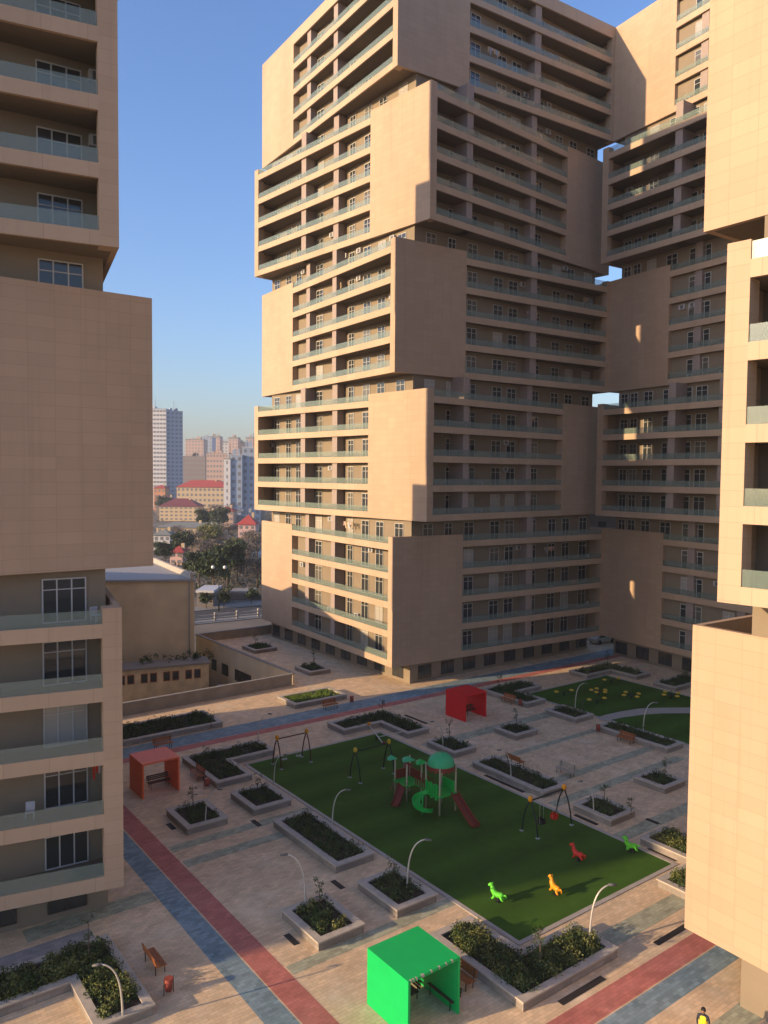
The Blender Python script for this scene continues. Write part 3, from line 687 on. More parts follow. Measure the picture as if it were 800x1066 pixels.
shelter((1.2, 32.0), 2.95, 2.95, 2.6, M['green'], 'bright green box shelter at the bottom centre, lit by the sun', True)
shelter((-17.5, 56.3), 2.85, 2.75, 2.6, M['orange'], 'orange red box shelter by the left tower')
shelter((8.05, 75.0), 2.85, 2.85, 2.6, M['red'], 'deep red box shelter at the foot of the tall tower')

# ------------------------------------------------------------------ playground
def swing(u, v, L_, metal, tops, label, seats, h=2.45):
    o = P(u, v); root = thing('swing_set', (o.x, o.y, .03), label, 'swing', 'swing sets on the big lawn')
    for su in (-L_/2, L_/2):
        for sv in (-.72, .72):
            mb = MB(); mb.tube([P(u+su, v+sv, .03), P(u+su, v+sv*.82, .9), P(u+su, v+sv*.5, 1.7), P(u+su, v+sv*.06, h-.12)], .05, 8); mb.build('leg', metal, root)
            mb = MB(); mb.box(GRID, u+su-.11, u+su+.11, v+sv-.11, v+sv+.11, .032, .09); mb.build('footing', M['foot'], root)
        mb = MB(); mb.ball(P(u+su, v, h), .17, 10, squash=(1, 1, 1.35)); mb.build('end_cap', tops, root)
    mb = MB(); mb.tube([P(u-L_/2, v, h-.12), P(u+L_/2, v, h-.12)], .05, 8); mb.build('beam', metal, root)
    for su, m_, kind in seats:
        sb = MB(); sv = 0
        if kind == 'flat': sb.box(GRID, u+su-.24, u+su+.24, v-.12, v+.12, .50, .54)
        else:
            sb.box(GRID, u+su-.2, u+su+.2, v-.18, v+.18, .48, .53)
            for q in ((-.2, -.17, -.18, .18), (.17, .2, -.18, .18)): sb.box(GRID, u+su+q[0], u+su+q[1], v+q[2], v+q[3], .53, .80)
            sb.box(GRID, u+su-.168, u+su+.168, v+.15, v+.18, .53, .88); sb.box(GRID, u+su-.168, u+su+.168, v-.18, v-.15, .62, .72)
        s_ = sb.build('swing_seat', m_, root)
        cb = MB()
        for q in (-.2, .2): cb.tube([P(u+su+q, v, .54), P(u+su+q*.9, v, h-.15)], .010, 4)
        cb.build('chain', M['lamp_metal'], s_)
swing(32.4, 55.35, 2.8, M['p_dred'], M['p_orange'], 'dark red swing set with two flat seats at the left end of the lawn', [(-.7, M['foot'], 'flat'), (.65, M['foot'], 'flat')])
swing(36.2, 49.3, 3.3, M['p_dark'], M['p_yellow'], 'dark swing frame with yellow caps between the left swing and the climbing frame', [])
swing(40.4, 34.9, 3.4, M['p_dark'], M['p_orange'], 'black swing set with one red and one black seat right of the climbing frame', [(-.55, M['iron'], 'baby'), (.75, M['p_red'], 'baby')])
# see-saw
o = P(41.3, 55.6); root = thing('seesaw', (o.x, o.y, .03), 'white seesaw with an orange seat at the far corner of the big lawn', 'seesaw')
mb = MB(); mb.tube([P(40.9, 54.0, .25), P(41.9, 57.6, .85)], .06, 8); mb.build('plank', M['lamp_metal'], root)
mb = MB(); mb.tube([P(41.4, 55.8, .03), P(41.4, 55.8, .52)], .07, 8); mb.build('pivot', M['p_dark'], root)
mb = MB(); mb.tube([P(41.4, 55.4, .45), P(43.4, 54.6, .75)], .045, 8); mb.build('handle', M['lamp_metal'], root)
mb = MB(); mb.ball(P(41.9, 57.6, .98), .19, 8, squash=(1, 1, .8)); mb.build('seat', M['p_orange'], root)
mb = MB(); mb.ball(P(40.9, 54.0, .38), .17, 8, squash=(1, 1, .8)); mb.build('seat', M['p_brown'], root)

# climbing frame
cu, cv = 36.6, 42.0
o = P(cu, cv); root = thing('climbing_frame', (o.x, o.y, .03), 'climbing frame with green domed roof, two brown slides and a green spiral slide', 'climbing frame')
def post(u, v, h, m_=None):
    mb = MB(); mb.tube([P(u, v, .03), P(u, v, h)], .065, 8); mb.ball(P(u, v, h), .07, 8); mb.build('post', m_ or M['p_tan'], root)
TWR = [(35.7, 40.6), (37.2, 40.6), (37.2, 42.1), (35.7, 42.1)]
for u, v in TWR: post(u, v, 3.35)
T2_ = [(35.3, 43.8), (36.7, 43.8), (36.7, 45.2), (35.3, 45.2)]
for u, v in T2_: post(u, v, 2.75)
mb = MB(); mb.box(GRID, 35.6, 37.3, 40.5, 42.2, 1.30, 1.40); mb.build('platform', M['p_green'], root)
mb = MB(); mb.box(GRID, 35.2, 36.8, 43.7, 45.3, 1.15, 1.25); mb.build('platform', M['p_green'], root)
mb = MB(); mb.box(GRID, 35.9, 36.5, 42.2, 43.7, 1.22, 1.30); mb.build('bridge', M['p_green'], root)
mb = MB()
for k in range(7): mb.box(GRID, 35.86, 35.9, 42.25 + k*.2, 42.31 + k*.2, 1.3, 2.0)
for k in range(7): mb.box(GRID, 36.5, 36.54, 42.25 + k*.2, 42.31 + k*.2, 1.3, 2.0)
mb.build('bridge_rail', M['p_brown'], root)
mb = MB(); mb.box(GRID, 35.66, 35.72, 40.7, 42.0, 1.4, 2.1); mb.box(GRID, 37.18, 37.24, 40.7, 42.0, 1.4, 2.1); mb.build('side_panel', M['p_green'], root)
mb = MB(); mb.box(GRID, 35.3, 36.7, 45.17, 45.23, 1.25, 1.95); mb.box(GRID, 36.67, 36.73, 43.9, 45.1, 1.25, 1.95); mb.build('side_panel', M['p_brown'], root)
mb = MB(); c = P(36.45, 41.35, 3.3); mb.ball(c, .98, 20, zs=(0.0, .999), squash=(1, 1, .92)); mb.build('dome_roof', M['p_mint'], root)
mb = MB(); n = 20
for k in range(n):                 # scalloped skirt under the dome
    a0, a1 = 2*math.pi*k/n, 2*math.pi*(k+1)/n; r1, r2 = 1.0, 1.03
    A = c + Vector((math.cos(a0)*r1, math.sin(a0)*r1, .05)); B = c + Vector((math.cos(a1)*r1, math.sin(a1)*r1, .05))
    am = (a0+a1)/2; D = c + Vector((math.cos(am)*r2, math.sin(am)*r2, -.38))
    A2 = c + Vector((math.cos(a0)*r2, math.sin(a0)*r2, -.16)); B2 = c + Vector((math.cos(a1)*r2, math.sin(a1)*r2, -.16))
    mb.face([A, A2, D, B2, B])
mb.build('roof_skirt', M['p_brown'], root)
def leafroof(u, v, z, r, m_):
    mb = MB(); c = P(u, v, z); n = 12; 
    for k in range(n):
        a0, a1 = 2*math.pi*k/n, 2*math.pi*(k+1)/n; rr0 = r*(1 + .25*math.cos(3*a0)); rr1 = r*(1 + .25*math.cos(3*a1))
        A = c + Vector((math.cos(a0)*rr0, math.sin(a0)*rr0, -.28)); B = c + Vector((math.cos(a1)*rr1, math.sin(a1)*rr1, -.28))
        mb.face([c, A, B]); mb.face([c - Vector((0,0,.05)), B, A])
    mb.build('leaf_roof', m_, root)
leafroof(35.1, 45.4, 3.1, .38, M['p_mint']); leafroof(36.0, 44.6, 3.05, .48, M['p_mint']); leafroof(36.6, 43.8, 2.95, .45, M['p_green']); leafroof(35.8, 44.4, 2.75, .36, M['p_brown'])
def slide(p0, p1, wd, name='slide', m_=None, sub=6):
    d = (p1 - p0); s = Vector((-d.y, d.x, 0)).normalized(); mb = MB()
    pts = []
    for i in range(sub + 1):
        t = i / sub; q = p0.lerp(p1, t); q.z = p0.z + (p1.z - p0.z) * (t*1.18 if t < .8 else .944 + (t-.8)*.28); pts.append(q)
    for i in range(sub):
        a, b = pts[i], pts[i+1]; up_ = Vector((0, 0, .2)); w2 = s*wd/2; th = Vector((0, 0, -.04)); e = s*.05
        mb.face([a - w2, b - w2, b + w2, a + w2]); mb.face([a + w2 + th, b + w2 + th, b - w2 + th, a - w2 + th])
        for sg in (1, -1):
            i0, o0 = w2*sg, (w2 + e)*sg
            mb.face([a + i0, b + i0, b + i0 + up_, a + i0 + up_]); mb.face([a + o0 + th, b + o0 + th, b + o0 + up_, a + o0 + up_]); mb.face([a + i0 + up_, b + i0 + up_, b + o0 + up_, a + o0 + up_])
    mb.build(name, m_ or M['p_brown'], root)
slide(P(37.0, 40.5, 1.35), P(36.4, 37.6, .2), .5)
slide(P(35.3, 44.3, 1.2), P(33.9, 43.4, .2), .48)
# green spiral slide
mb = MB(); cx, cyv = 34.9, 41.5; n = 16; prev = None
for i in range(n + 1):
    t = i / n; a = R(10 + 300*t); z = 1.3 - 1.0*t
    ci = P(cx, cyv, z); din = UD*math.cos(a) + VD*math.sin(a); r0, r1 = .18, .72
    sec = [ci + din*r0 + Vector((0, 0, .12)), ci + din*(r0 + .08), ci + din*(r1 - .05) , ci + din*r1 + Vector((0, 0, .26)), ci + din*(r1 + .04) + Vector((0, 0, .24)), ci + din*(r1) + Vector((0, 0, -.06)), ci + din*r0 + Vector((0, 0, -.06))]
    if prev:
        for k in range(len(sec)):
            k2 = (k+1) % len(sec); mb.face([prev[k], prev[k2], sec[k2], sec[k]])
    prev = sec
mb.build('spiral_slide', M['p_green'], root)
mb = MB(); mb.tube([P(cx, cyv, .03), P(cx, cyv, 1.5)], .06, 8); mb.build('post', M['p_green'], root)
mb = MB()                                       # leafy green climbing panel at the front
for k in range(5): mb.box(GRID, 35.55, 35.62, 40.75 + k*.27, 40.93 + k*.27, 1.1 + (k % 2)*.12, 2.25 - (k % 2)*.2)
mb.build('climbing_panel', M['p_green'], root)
mb = MB()
for k in range(4): mb.tube([P(36.85, 45.3 + k*.18, 1.1 - k*.28), P(35.2, 45.3 + k*.18, 1.1 - k*.28)], .03, 6)
mb.build('ladder', M['p_brown'], root)

# spring animals
def spring(x, y, a, m_, label, neck=1.0):
    root = thing('spring_horse', (x, y, .03), label, 'spring rider', 'spring riders on the big lawn')
    fr = Fr((x, y), (math.cos(R(a)), math.sin(R(a))), (-math.sin(R(a)), math.cos(R(a))))
    mb = MB(); pts = []
    for i in range(40):
        t = i/39; pts.append(fr(.07*math.cos(t*31), .07*math.sin(t*31), .05 + .26*t))
    mb.tube(pts, .014, 5); mb.build('spring', M['iron'], root)
    mb = MB(); mb.tube([fr(0, 0, .03), fr(0, 0, .06)], .16, 12); mb.build('base_plate', M['p_dark'], root)
    mb = MB()
    mb.tube([fr(-.34, 0, .42), fr(-.2, 0, .44), fr(0, 0, .42), fr(.2, 0, .46), fr(.33, 0, .62), fr(.36, 0, .80), fr(.40, 0, .90)], [.07, .17, .16, .18, .14, .11, .09], 10)
    mb.tube([fr(.34, 0, .92), fr(.46, 0, .91), fr(.58, 0, .84)], [.09, .11, .065], 10)
    for s in (-.05, .05): mb.tube([fr(.36, s, .96), fr(.35, s*1.4, 1.05)], [.03, .012], 6)
    mb.tube([fr(-.3, 0, .44), fr(-.44, 0, .50), fr(-.52, 0, .36)], [.05, .05, .02], 8)
    for s in (-.11, .11):
        mb.tube([fr(.18, s, .42), fr(.24, s*1.3, .26), fr(.34, s*1.3, .20)], [.09, .07, .05], 8); mb.tube([fr(-.18, s, .42), fr(-.26, s*1.3, .26), fr(-.36, s*1.3, .20)], [.10, .07, .05], 8)
    mb.build('body', m_, root)
    mb = MB(); mb.tube([fr(.34, -.22, .78), fr(.34, .22, .78)], .018, 6); mb.build('handle', M['iron'], root)
spring(6.6, 42.9, 150, M['p_lime'], 'lime green spring horse nearest the green shelter')
spring(10.0, 43.7, 120, M['p_orange'], 'orange yellow spring horse on the sunlit grass')
spring(12.3, 47.7, 140, M['p_red'], 'red spring horse on the shaded edge of the lawn')
spring(16.0, 48.9, 165, M['p_lime'], 'lime green spring horse at the right corner of the lawn')
def yellow_toy(x, y, kind, label):
    root = thing('seesaw', (x, y, .03), label, 'playground toy', 'yellow seated toys on the far lawn'); 
    c = Vector((x, y, 0))
    mb = MB(); mb.tube([c + Vector((0, 0, .03)), c + Vector((0, 0, .55))], .09, 8); mb.build('post', M['p_dark'], root)
    n = {'cross': 4, 'pair': 2, 'cluster': 5}[kind]
    for k in range(n):
        a = R(20 + 360*k/n); r = .95 if kind != 'cluster' else .8
        e = c + Vector((math.cos(a)*r, math.sin(a)*r, .45))
        arm = MB(); arm.tube([c + Vector((0, 0, .45)), e], .035, 6); arm.build('arm', M['p_dark'], root)
        s = MB(); s.ball(e + Vector((0, 0, .1)), .26, 10, squash=(1, 1, .42)); s.build('seat', M['p_yellow'], root)
    if kind != 'pair':
        mb = MB(); mb.tube([c + Vector((0, 0, .55)), c + Vector((0, 0, 1.0))], .03, 6); mb.build('handle', M['iron'], root)
yellow_toy(19.8, 84.4, 'pair', 'two seated yellow toy at the left of the far lawn')
yellow_toy(22.6, 81.5, 'pair', 'two seated yellow toy nearest the curved path')
yellow_toy(23.7, 84.7, 'cluster', 'round cluster of yellow seats in the middle of the far lawn')
yellow_toy(26.5, 89.6, 'pair', 'small yellow toy at the back of the far lawn')
yellow_toy(26.8, 83.3, 'cross', 'yellow toy with four seats right of the middle of the far lawn')
yellow_toy(31.2, 83.6, 'cross', 'yellow toy with four seats nearest the right edge of the far lawn')

# person in a yellow vest at the bottom edge
def person(x, y, a):
    root = thing('person', (x, y, .006), 'person in a yellow vest walking at the bottom edge by the right tower', 'person')
    V = [(0,0,.95),(0,0,1.15),(0,.01,1.38),(0,.02,1.50),(0,.03,1.58),
         (-.10,0,.90),(-.11,.08,.50),(-.11,0,.10),(-.11,.12,.05),
         (.10,0,.90),(.11,.16,.52),(.11,.20,.12),(.11,.32,.06),
         (-.19,.01,1.42),(-.24,-.03,1.16),(-.22,.10,.93),(-.21,.15,.86),
         (.19,.01,1.42),(.24,.0,1.16),(.24,-.12,.94),(.24,-.16,.86)]
    Rr = [.15,.14,.16,.07,.06,.10,.065,.045,.04,.10,.065,.045,.04,.075,.05,.036,.03,.075,.05,.036,.03]
    E = [(0,1),(1,2),(2,3),(3,4),(0,5),(5,6),(6,7),(7,8),(0,9),(9,10),(10,11),(11,12),(2,13),(13,14),(14,15),(15,16),(2,17),(17,18),(18,19),(19,20)]
    def skin(name, idx, edges, rad, m_, sub=2, scale=1.0):
        me = bpy.data.meshes.new(name); mp = {j: i for i, j in enumerate(idx)}
        me.from_pydata([V[j] for j in idx], [(mp[a_], mp[b_]) for a_, b_ in edges], [])
        ob = bpy.data.objects.new(name, me); col.objects.link(ob); md = ob.modifiers.new('skin', 'SKIN')
        for i, j in enumerate(idx): me.skin_vertices[0].data[i].radius = (rad[j]*scale, rad[j]*.8*scale)
        me.skin_vertices[0].data[0].use_root = True
        sb = ob.modifiers.new('sub', 'SUBSURF'); sb.levels = sub; sb.render_levels = sub
        dg = bpy.context.evaluated_depsgraph_get(); m2 = bpy.data.meshes.new_from_object(ob.evaluated_get(dg)); ob.modifiers.clear(); ob.data = m2
        for p_ in m2.polygons: p_.use_smooth = True
        m2.materials.clear(); m2.materials.append(m_); ob.parent = root; return ob
    b = skin('body', list(range(21)), E, Rr, M['trouser'])
    skin('vest', [1, 2, 13, 17, 0], [(1,2),(2,13),(2,17),(0,1)], Rr, M['vest'], 2, 1.34).parent = root
    mb = MB(); mb.ball((0, .04, 1.66), .105, 14, squash=(.85, 1, 1.15)); mb.tube([(0,.135,1.66),(0,.16,1.635)], [.02,.012], 6)
    for s in (-1, 1): mb.ball((s*.09,.03,1.65), .022, 6)
    mb.build('head', M['skin'], root, Vector((0, 0, 0)))
    mb = MB(); mb.ball((0, .025, 1.69), .112, 14, squash=(.9, 1, 1.05)); mb.build('hair', M['hair'], root, Vector((0, 0, 0)))
    for j, s in ((16, -1), (20, 1)):
        mb = MB(); h = Vector(V[j]); mb.ball(h + Vector((0, 0, -.03)), .038, 8, squash=(.6, 1, 1.2))
        for q in range(4): mb.tube([h + Vector((0, -.03 + q*.02, -.06)), h + Vector((0, -.025 + q*.02, -.115)), h + Vector((-s*.012, -.02 + q*.02, -.145 + abs(q-1.5)*.006))], [.010, .009, .007], 6)
        mb.tube([h + Vector((0, .03, -.03)), h + Vector((-s*.01, .055, -.07))], [.012, .009], 6)
        mb.build('hand', M['skin'], root, Vector((0, 0, 0)))
    root.rotation_euler = (0, 0, a)
person(13.55, 31.75, R(150))

# things on balconies
def laundry(fr, s, z, label, cols, n=6, L_=2.2):
    o = fr(s, -.9, z); root = thing('laundry', o, label, 'laundry')
    mb = MB(); mb.tube([fr(s, -.9, z), fr(s + L_, -.9, z)], .012, 5); mb.build('line', M['iron'], root)
    rl = random.Random(int(z*10))
    for k in range(n):
        x = s + .1 + k * L_ / n; w_ = L_ / n * rl.uniform(.55, .85); h = rl.uniform(.35, .9)
        mb = MB(); a, b = fr(x, -.9, z), fr(x + w_, -.9, z); j = fr.d * rl.uniform(-.06, .06)
        mb.face([a + fr.d*.03, b + fr.d*.03, b + j - Vector((0, 0, h)), a + j - Vector((0, 0, h*rl.uniform(.85, 1)))]); mb.face([b - fr.d*.03, a - fr.d*.03, a - j*.5 - Vector((0, 0, h*.8)), b - j*.5 - Vector((0, 0, h*.8))])
        mb.build('cloth', M[rl.choice(cols)], root)
zf = lambda lvl: G0 + (lvl - 1) * H_ + .5
laundry(T3R, 31.0, zf(2) + 2.3, 'red and white laundry in the corner of a balcony of the near left tower', ['p_red', 'city_white', 'city_rose', 'city_cream'], 7, 1.0)
CR, CL = T1F
LA = [(CR, 10.0, 22, 'white laundry high on the shaded side of the tall tower'), (CR, 17.5, 13, 'laundry in the middle of the shaded side of the tall tower'), (CR, 28.4, 14, 'laundry near the right end of the tall tower, above its middle'),
      (CR, 21.5, 4, 'laundry low on the shaded side of the tall tower'), (CL, 13.0, 14, 'laundry on a sunlit middle balcony of the tall tower'), (CL, 10.2, 5, 'laundry low on the sunlit side of the tall tower'), (CL, 20.5, 18, 'laundry on a high sunlit balcony of the tall tower')]
for f, s, l, lb in LA: laundry(f, s, zf(l) + 2.1, lb, ['city_white', 'city_rose', 'city_blue', 'city_cream'], 6, 2.0)
for l, s in ((11, 26.3), (12, 26.5), (13, 26.4), (6, 27.3), (2, 27.6), (2.001, 27.1)):
    o = T3R(s, -.5, zf(l) + 2.55); mb = MB(); mb.ball(o, .09, 8); mb.tube([o, o + Vector((0, 0, .27))], .01, 4)
    tag(mb.build('balcony_lamp', M['globe'], None, o), {11: 'small white lamp under the lowest balcony ceiling of the upper left block', 12: 'small white lamp under the second balcony ceiling of the upper left block', 13: 'small white lamp under the third balcony ceiling of the upper left block', 6: 'small white ceiling lamp above the recessed left terrace', 2: 'right one of the two small hanging lamps over the low left balcony', 2.001: 'left one of the two small hanging lamps over the low left balcony'}[l], 'lamp')
def chair(x, y, z, a, label):
    fr = Fr((x, y), (math.cos(a), math.sin(a)), (-math.sin(a), math.cos(a))); root = thing('balcony_chair', (x, y, z), label, 'chair')
    mb = MB(); mb.box(fr, -.22, .22, -.22, .22, z + .42, z + .46); mb.build('seat', M['city_white'], root)
    mb = MB(); mb.box(fr, -.22, .22, .19, .23, z + .46, z + .88); mb.build('backrest', M['city_white'], root)
    for a_, b_ in ((-.19, -.19), (.19, -.19), (-.19, .19), (.19, .19)): mb = MB(); mb.box(fr, a_ - .02, a_ + .02, b_ - .02, b_ + .02, z, z + .418); mb.build('leg', M['city_white'], root)
pc = T3R(28.0, -.9, 0); chair(pc.x, pc.y, zf(2) + .01, .3, 'white chair on the low balcony of the near left tower')
pc = T3R(31.3, -1.1, 0); chair(pc.x, pc.y, zf(5) + .01, 1.0, 'pale chair at the corner of the open terrace of the near left tower')
# ------------------------------------------------------------------ retaining parapet, terrace wall, lower yard
def wall_seg(a, b, t, z0, z1, m_, capm, label, name='parapet_wall', cat='wall', group=None, wins=()):
    a, b = Vector((a[0], a[1], 0)), Vector((b[0], b[1], 0)); s = (b - a).normalized(); L_ = (b - a).length; d = Vector((-s.y, s.x, 0))
    fr = Fr(a, s, d); root = thing(name, (a.x, a.y, z0), label, cat, group)
    mb = MB(); mb.box(fr, 0, L_, 0, t, z0, z1 - .13); mb.build('wall', m_, root)
    mb = MB(); mb.box(fr, -.04, L_ + .04, -.05, t + .05, z1 - .128, z1); mb.build('coping', capm, root)
    return root, fr, L_
wall_seg((-51.5, 55.5), (-10.25, 87.75), .3, .004, 1.3, M['retain'], M['cap'], 'long stained parapet wall behind the orange shelter')
rt_, frt, Lt = wall_seg((-10.0, 88.3), (-26.1, 109.5), .3, GY - .8, 1.3, M['beige_wall'], M['cap'], 'terrace wall with a row of dark barred windows beside the lower yard', 'terrace_wall')
frw = Fr(frt(0, .304, 0), frt.s, frt.d * -1)
for s, wdt in ((2.3, 2.6), (6.3, 4.4), (12.2, 4.4), (17.3, 1.8), (20.6, 1.4)):
    f = MB(); z, h = -2.55, 1.35
    f.box(frw, s - wdt/2, s + wdt/2, -.04, -.004, z - .06, z); f.box(frw, s - wdt/2, s + wdt/2, -.04, -.004, z + h, z + h + .06)
    nb = max(2, int(wdt / .55))
    for k in range(nb + 1): x = s - wdt/2 + wdt * k / nb; f.box(frw, x - .03, x + .03, -.05, -.006, z, z + h)
    w_ = f.build('window', M['darkframe'], rt_); pp = MB(); pp.box(frw, s - wdt/2 + .01, s + wdt/2 - .01, -.028, -.008, z + .01, z + h - .01); pp.build('pane', M['glass_dark'], w_)
wall_seg((-25.9, 109.6), (-14.6, 118.2), .3, .004, 1.25, M['retain'], M['cap'], 'far parapet wall of the terrace beside the tall tower')
# beige windowless building behind the yard
root = thing('building', (-24.9, 102.6, GY), 'windowless beige plastered building with a pale roof behind the lower yard', 'building')
bpoly = [(-24.9, 102.6), (-35.6, 121.5), (-66, 108), (-54, 98.0)]
mb = MB(); mb.prism(WORLD, bpoly, GY - .5, 9.7); mb.build('wall', M['beige_wall'], root)
mb = MB(); mb.prism(WORLD, [(-24.6, 102.4), (-35.3, 121.8), (-66.3, 108), (-54, 97.7)], 9.703, 10.0); mb.build('roof', M['grey_roof'], root)
sd = (Vector((-35.6, 121.5, 0)) - Vector((-24.9, 102.6, 0))).normalized(); frs = Fr((-24.9, 102.6), sd, (sd.y * -1, sd.x))
mb = MB(); mb.box(frs, .3, 21.4, .05, .45, 10.003, 10.75); mb.build('parapet', M['curb'], root)
mb = MB(); mb.tube([(-25.5, 102.3, GY), (-25.5, 102.3, 9.8)], .09, 6); mb.build('drain_pipe', M['cap'], root)
# low yellow annexe with worn openings
fr = Fr((-24.0, 93.6), (-math.cos(R(37)), -math.sin(R(37))), (math.sin(R(37)), -math.cos(R(37))))
fr = Fr((-22.2, 99.0), (-math.cos(R(24)), -math.sin(R(24))), (-math.sin(R(24)), math.cos(R(24))))
root = thing('building', (-22.2, 99.0, GY), 'low worn yellow building with paired window openings behind the parapet wall', 'building')
mb = MB(); mb.box(fr, 0, 17, 0, 3.2, GY, -.35); mb.build('wall', M['yellow_wall'], root)
mb = MB(); mb.box(fr, -.2, 17.2, -.3, 3.3, -.345, -.1); mb.build('roof', M['cap'], root)
for k in range(6):
    for q in (-.55, .55):
        s = 2.0 + k * 2.7 + q; f = MB(); f.box(fr, s - .42, s + .42, -.05, -.003, -2.1, -.9); w_ = f.build('window', M['wood'], root)
        pp = MB(); pp.box(fr, s - .34, s + .34, -.062, -.052, -2.0, -1.0); pp.build('pane', M['glass_dark'], w_)
rq_ = random.Random(77)
mb = MB()
for k in range(46):
    p = fr(rq_.uniform(-1, 17), rq_.uniform(.5, 3.2), -.1); mb.clump(p + Vector((0, 0, rq_.uniform(.1, .9))), rq_.uniform(.3, .6), 40, .12, rq_)
tag(mb.build('weeds', M['shrub']), 'dark weeds growing on the low yellow building roof', 'weeds', None, 'stuff')
mb = MB(); mb.box(WORLD, -21, -18.6, 92, 99, GY, -3.2); root = thing('shed', (-20, 95, GY), 'plain white shed in the corner of the lower yard', 'shed')
mb.build('wall', M['city_white'], root); mb = MB(); mb.box(WORLD, -21.1, -18.5, 91.9, 99.1, -3.195, -3.05); mb.build('roof', M['grey_roof'], root)
# added unseen blocks, shaped and placed for the shade edges they cast
shadow_block('apartment_block', 'unseen brown shading block added behind the near left tower', (-44.4, 72.8), math.atan2(22.9, 4.0), 23.2, 22, GY, 15.6, M['city_brown'])
shadow_block('apartment_block', 'unseen beige shading block added far to the left', (-95.0, -1.9), R(24.3 + 8), 30, 34, 0, 42, M['clad'])

# ------------------------------------------------------------------ road behind the terrace
RZ = GY
def xy(px, py, z):        # ground point seen at a photo pixel, used only to lay out the far street
    d = fw + rt * ((px - 400) / FPX) - up * ((py - 533) / FPX); t = (z - CAM_Z) / d.z; return Vector((d.x*t, d.y*t, 0))
rd = (Vector((-24, 176, 0)) - Vector((-42, 156, 0))).normalized(); rd = Vector((math.cos(R(34)), math.sin(R(34)), 0)); rn = Vector((-rd.y, rd.x, 0))
RF = Fr((-38.5, 152.0), rd, rn)
mb = MB(); mb.box(RF, -90, 110, 0, 9, RZ - .2, RZ + .02); struct(mb, 'road', M['asphalt'])
mb = MB(); mb.box(RF, -90, 110, 9.0, 14, RZ - .2, RZ + .16); struct(mb, 'pavement', M['pavement'])
mb = MB(); mb.box(RF, -90, 110, -5, 0, RZ - .2, RZ + .16); struct(mb, 'pavement', M['pavement'])
for k in range(-5, 7):
    mb = MB(); mb.box(RF, k*8, k*8 + 3, 4.4, 4.6, RZ + .021, RZ + .028); struct(mb, 'road_marking', M['rim'])
root = thing('fence', RF(0, -3.4, RZ + .16), 'low pale concrete fence with posts between terrace and road', 'fence')
for k in range(-6, 12):
    mb = MB(); mb.box(RF, k*4.6 - .18, k*4.6 + .18, -3.6, -3.2, RZ + .16, RZ + 1.75); mb.build('post', M['curb'], root)
    mb = MB(); mb.box(RF, k*4.6 + .18, k*4.6 + 4.42, -3.48, -3.32, RZ + 1.2, RZ + 1.42); mb.box(RF, k*4.6 + .18, k*4.6 + 4.42, -3.48, -3.32, RZ + .5, RZ + .75); mb.build('rail', M['curb'], root)
# twin globe lamp on the pavement
b = xy(228, 637, RZ); 
root = thing('street_lamp', (b.x, b.y, RZ + .16), 'tall street lamp with two white globes beside the road', 'lamp')
mb = MB(); mb.tube([(b.x, b.y, RZ + .16), (b.x, b.y, RZ + 9.2)], [.14, .08], 8); mb.tube([(b.x - 1.3, b.y, RZ + 9.0), (b.x + 1.3, b.y, RZ + 9.0)], .06, 6); mb.build('pole', M['p_dark'], root)
for s in (-1.25, 1.25):
    mb = MB(); mb.ball((b.x + s, b.y, RZ + 9.35), .38, 10); mb.build('globe', M['globe'], root)

# ------------------------------------------------------------------ trees of the far street
rt2 = random.Random(21)
def tree_proto(h, w_, m_, n, leaf, label='x', trunk=.3, loose=.8, bare=False):
    r = thing('tree', (0, 0, 0), label, 'tree', 'trees beyond the terrace')
    mb = MB(); mb.tube([(0, 0, 0), (.1, 0, h*.3), (0, .1, h*.62)], [trunk, trunk*.7, trunk*.3], 7)
    cr = MB()
    tips = []
    for k in range(11):
        a = k*2.4; z = h*(.30 + .4*rt2.random()); e = Vector((math.cos(a)*w_*.42*rt2.uniform(.5, 1), math.sin(a)*w_*.42*rt2.uniform(.5, 1), z + h*.2))
        mb.tube([(0, 0, z), e], [trunk*.28, trunk*.08], 5); tips.append(e)
    for e in tips + [Vector((rt2.gauss(0, w_*.16), rt2.gauss(0, w_*.16), h*rt2.uniform(.5, .95))) for _ in range(12)]:
        cr.clump(e, w_*.19*rt2.uniform(.7, 1.3), n, leaf, rt2, 0, (1, 1, loose))
    mb.build('trunk', M['bark'], r); cr.build('crown', m_, r); return r
protos = {'dark': tree_proto(9, 7, M['tree'], 120, .34), 'yellow': tree_proto(8, 8, M['tree_y'], 100, .34), 'bare': tree_proto(8, 8, M['twig'], 90, .22), 'small': tree_proto(3.4, 3.0, M['tree'], 60, .2, trunk=.1)}
usedp = set()
def tree(kind, px, py, s, label, z=RZ):
    p = xy(px, py, z); o = place(protos[kind], kind in usedp, (p.x, p.y, z), rt2.uniform(0, 6), label, s); usedp.add(kind)
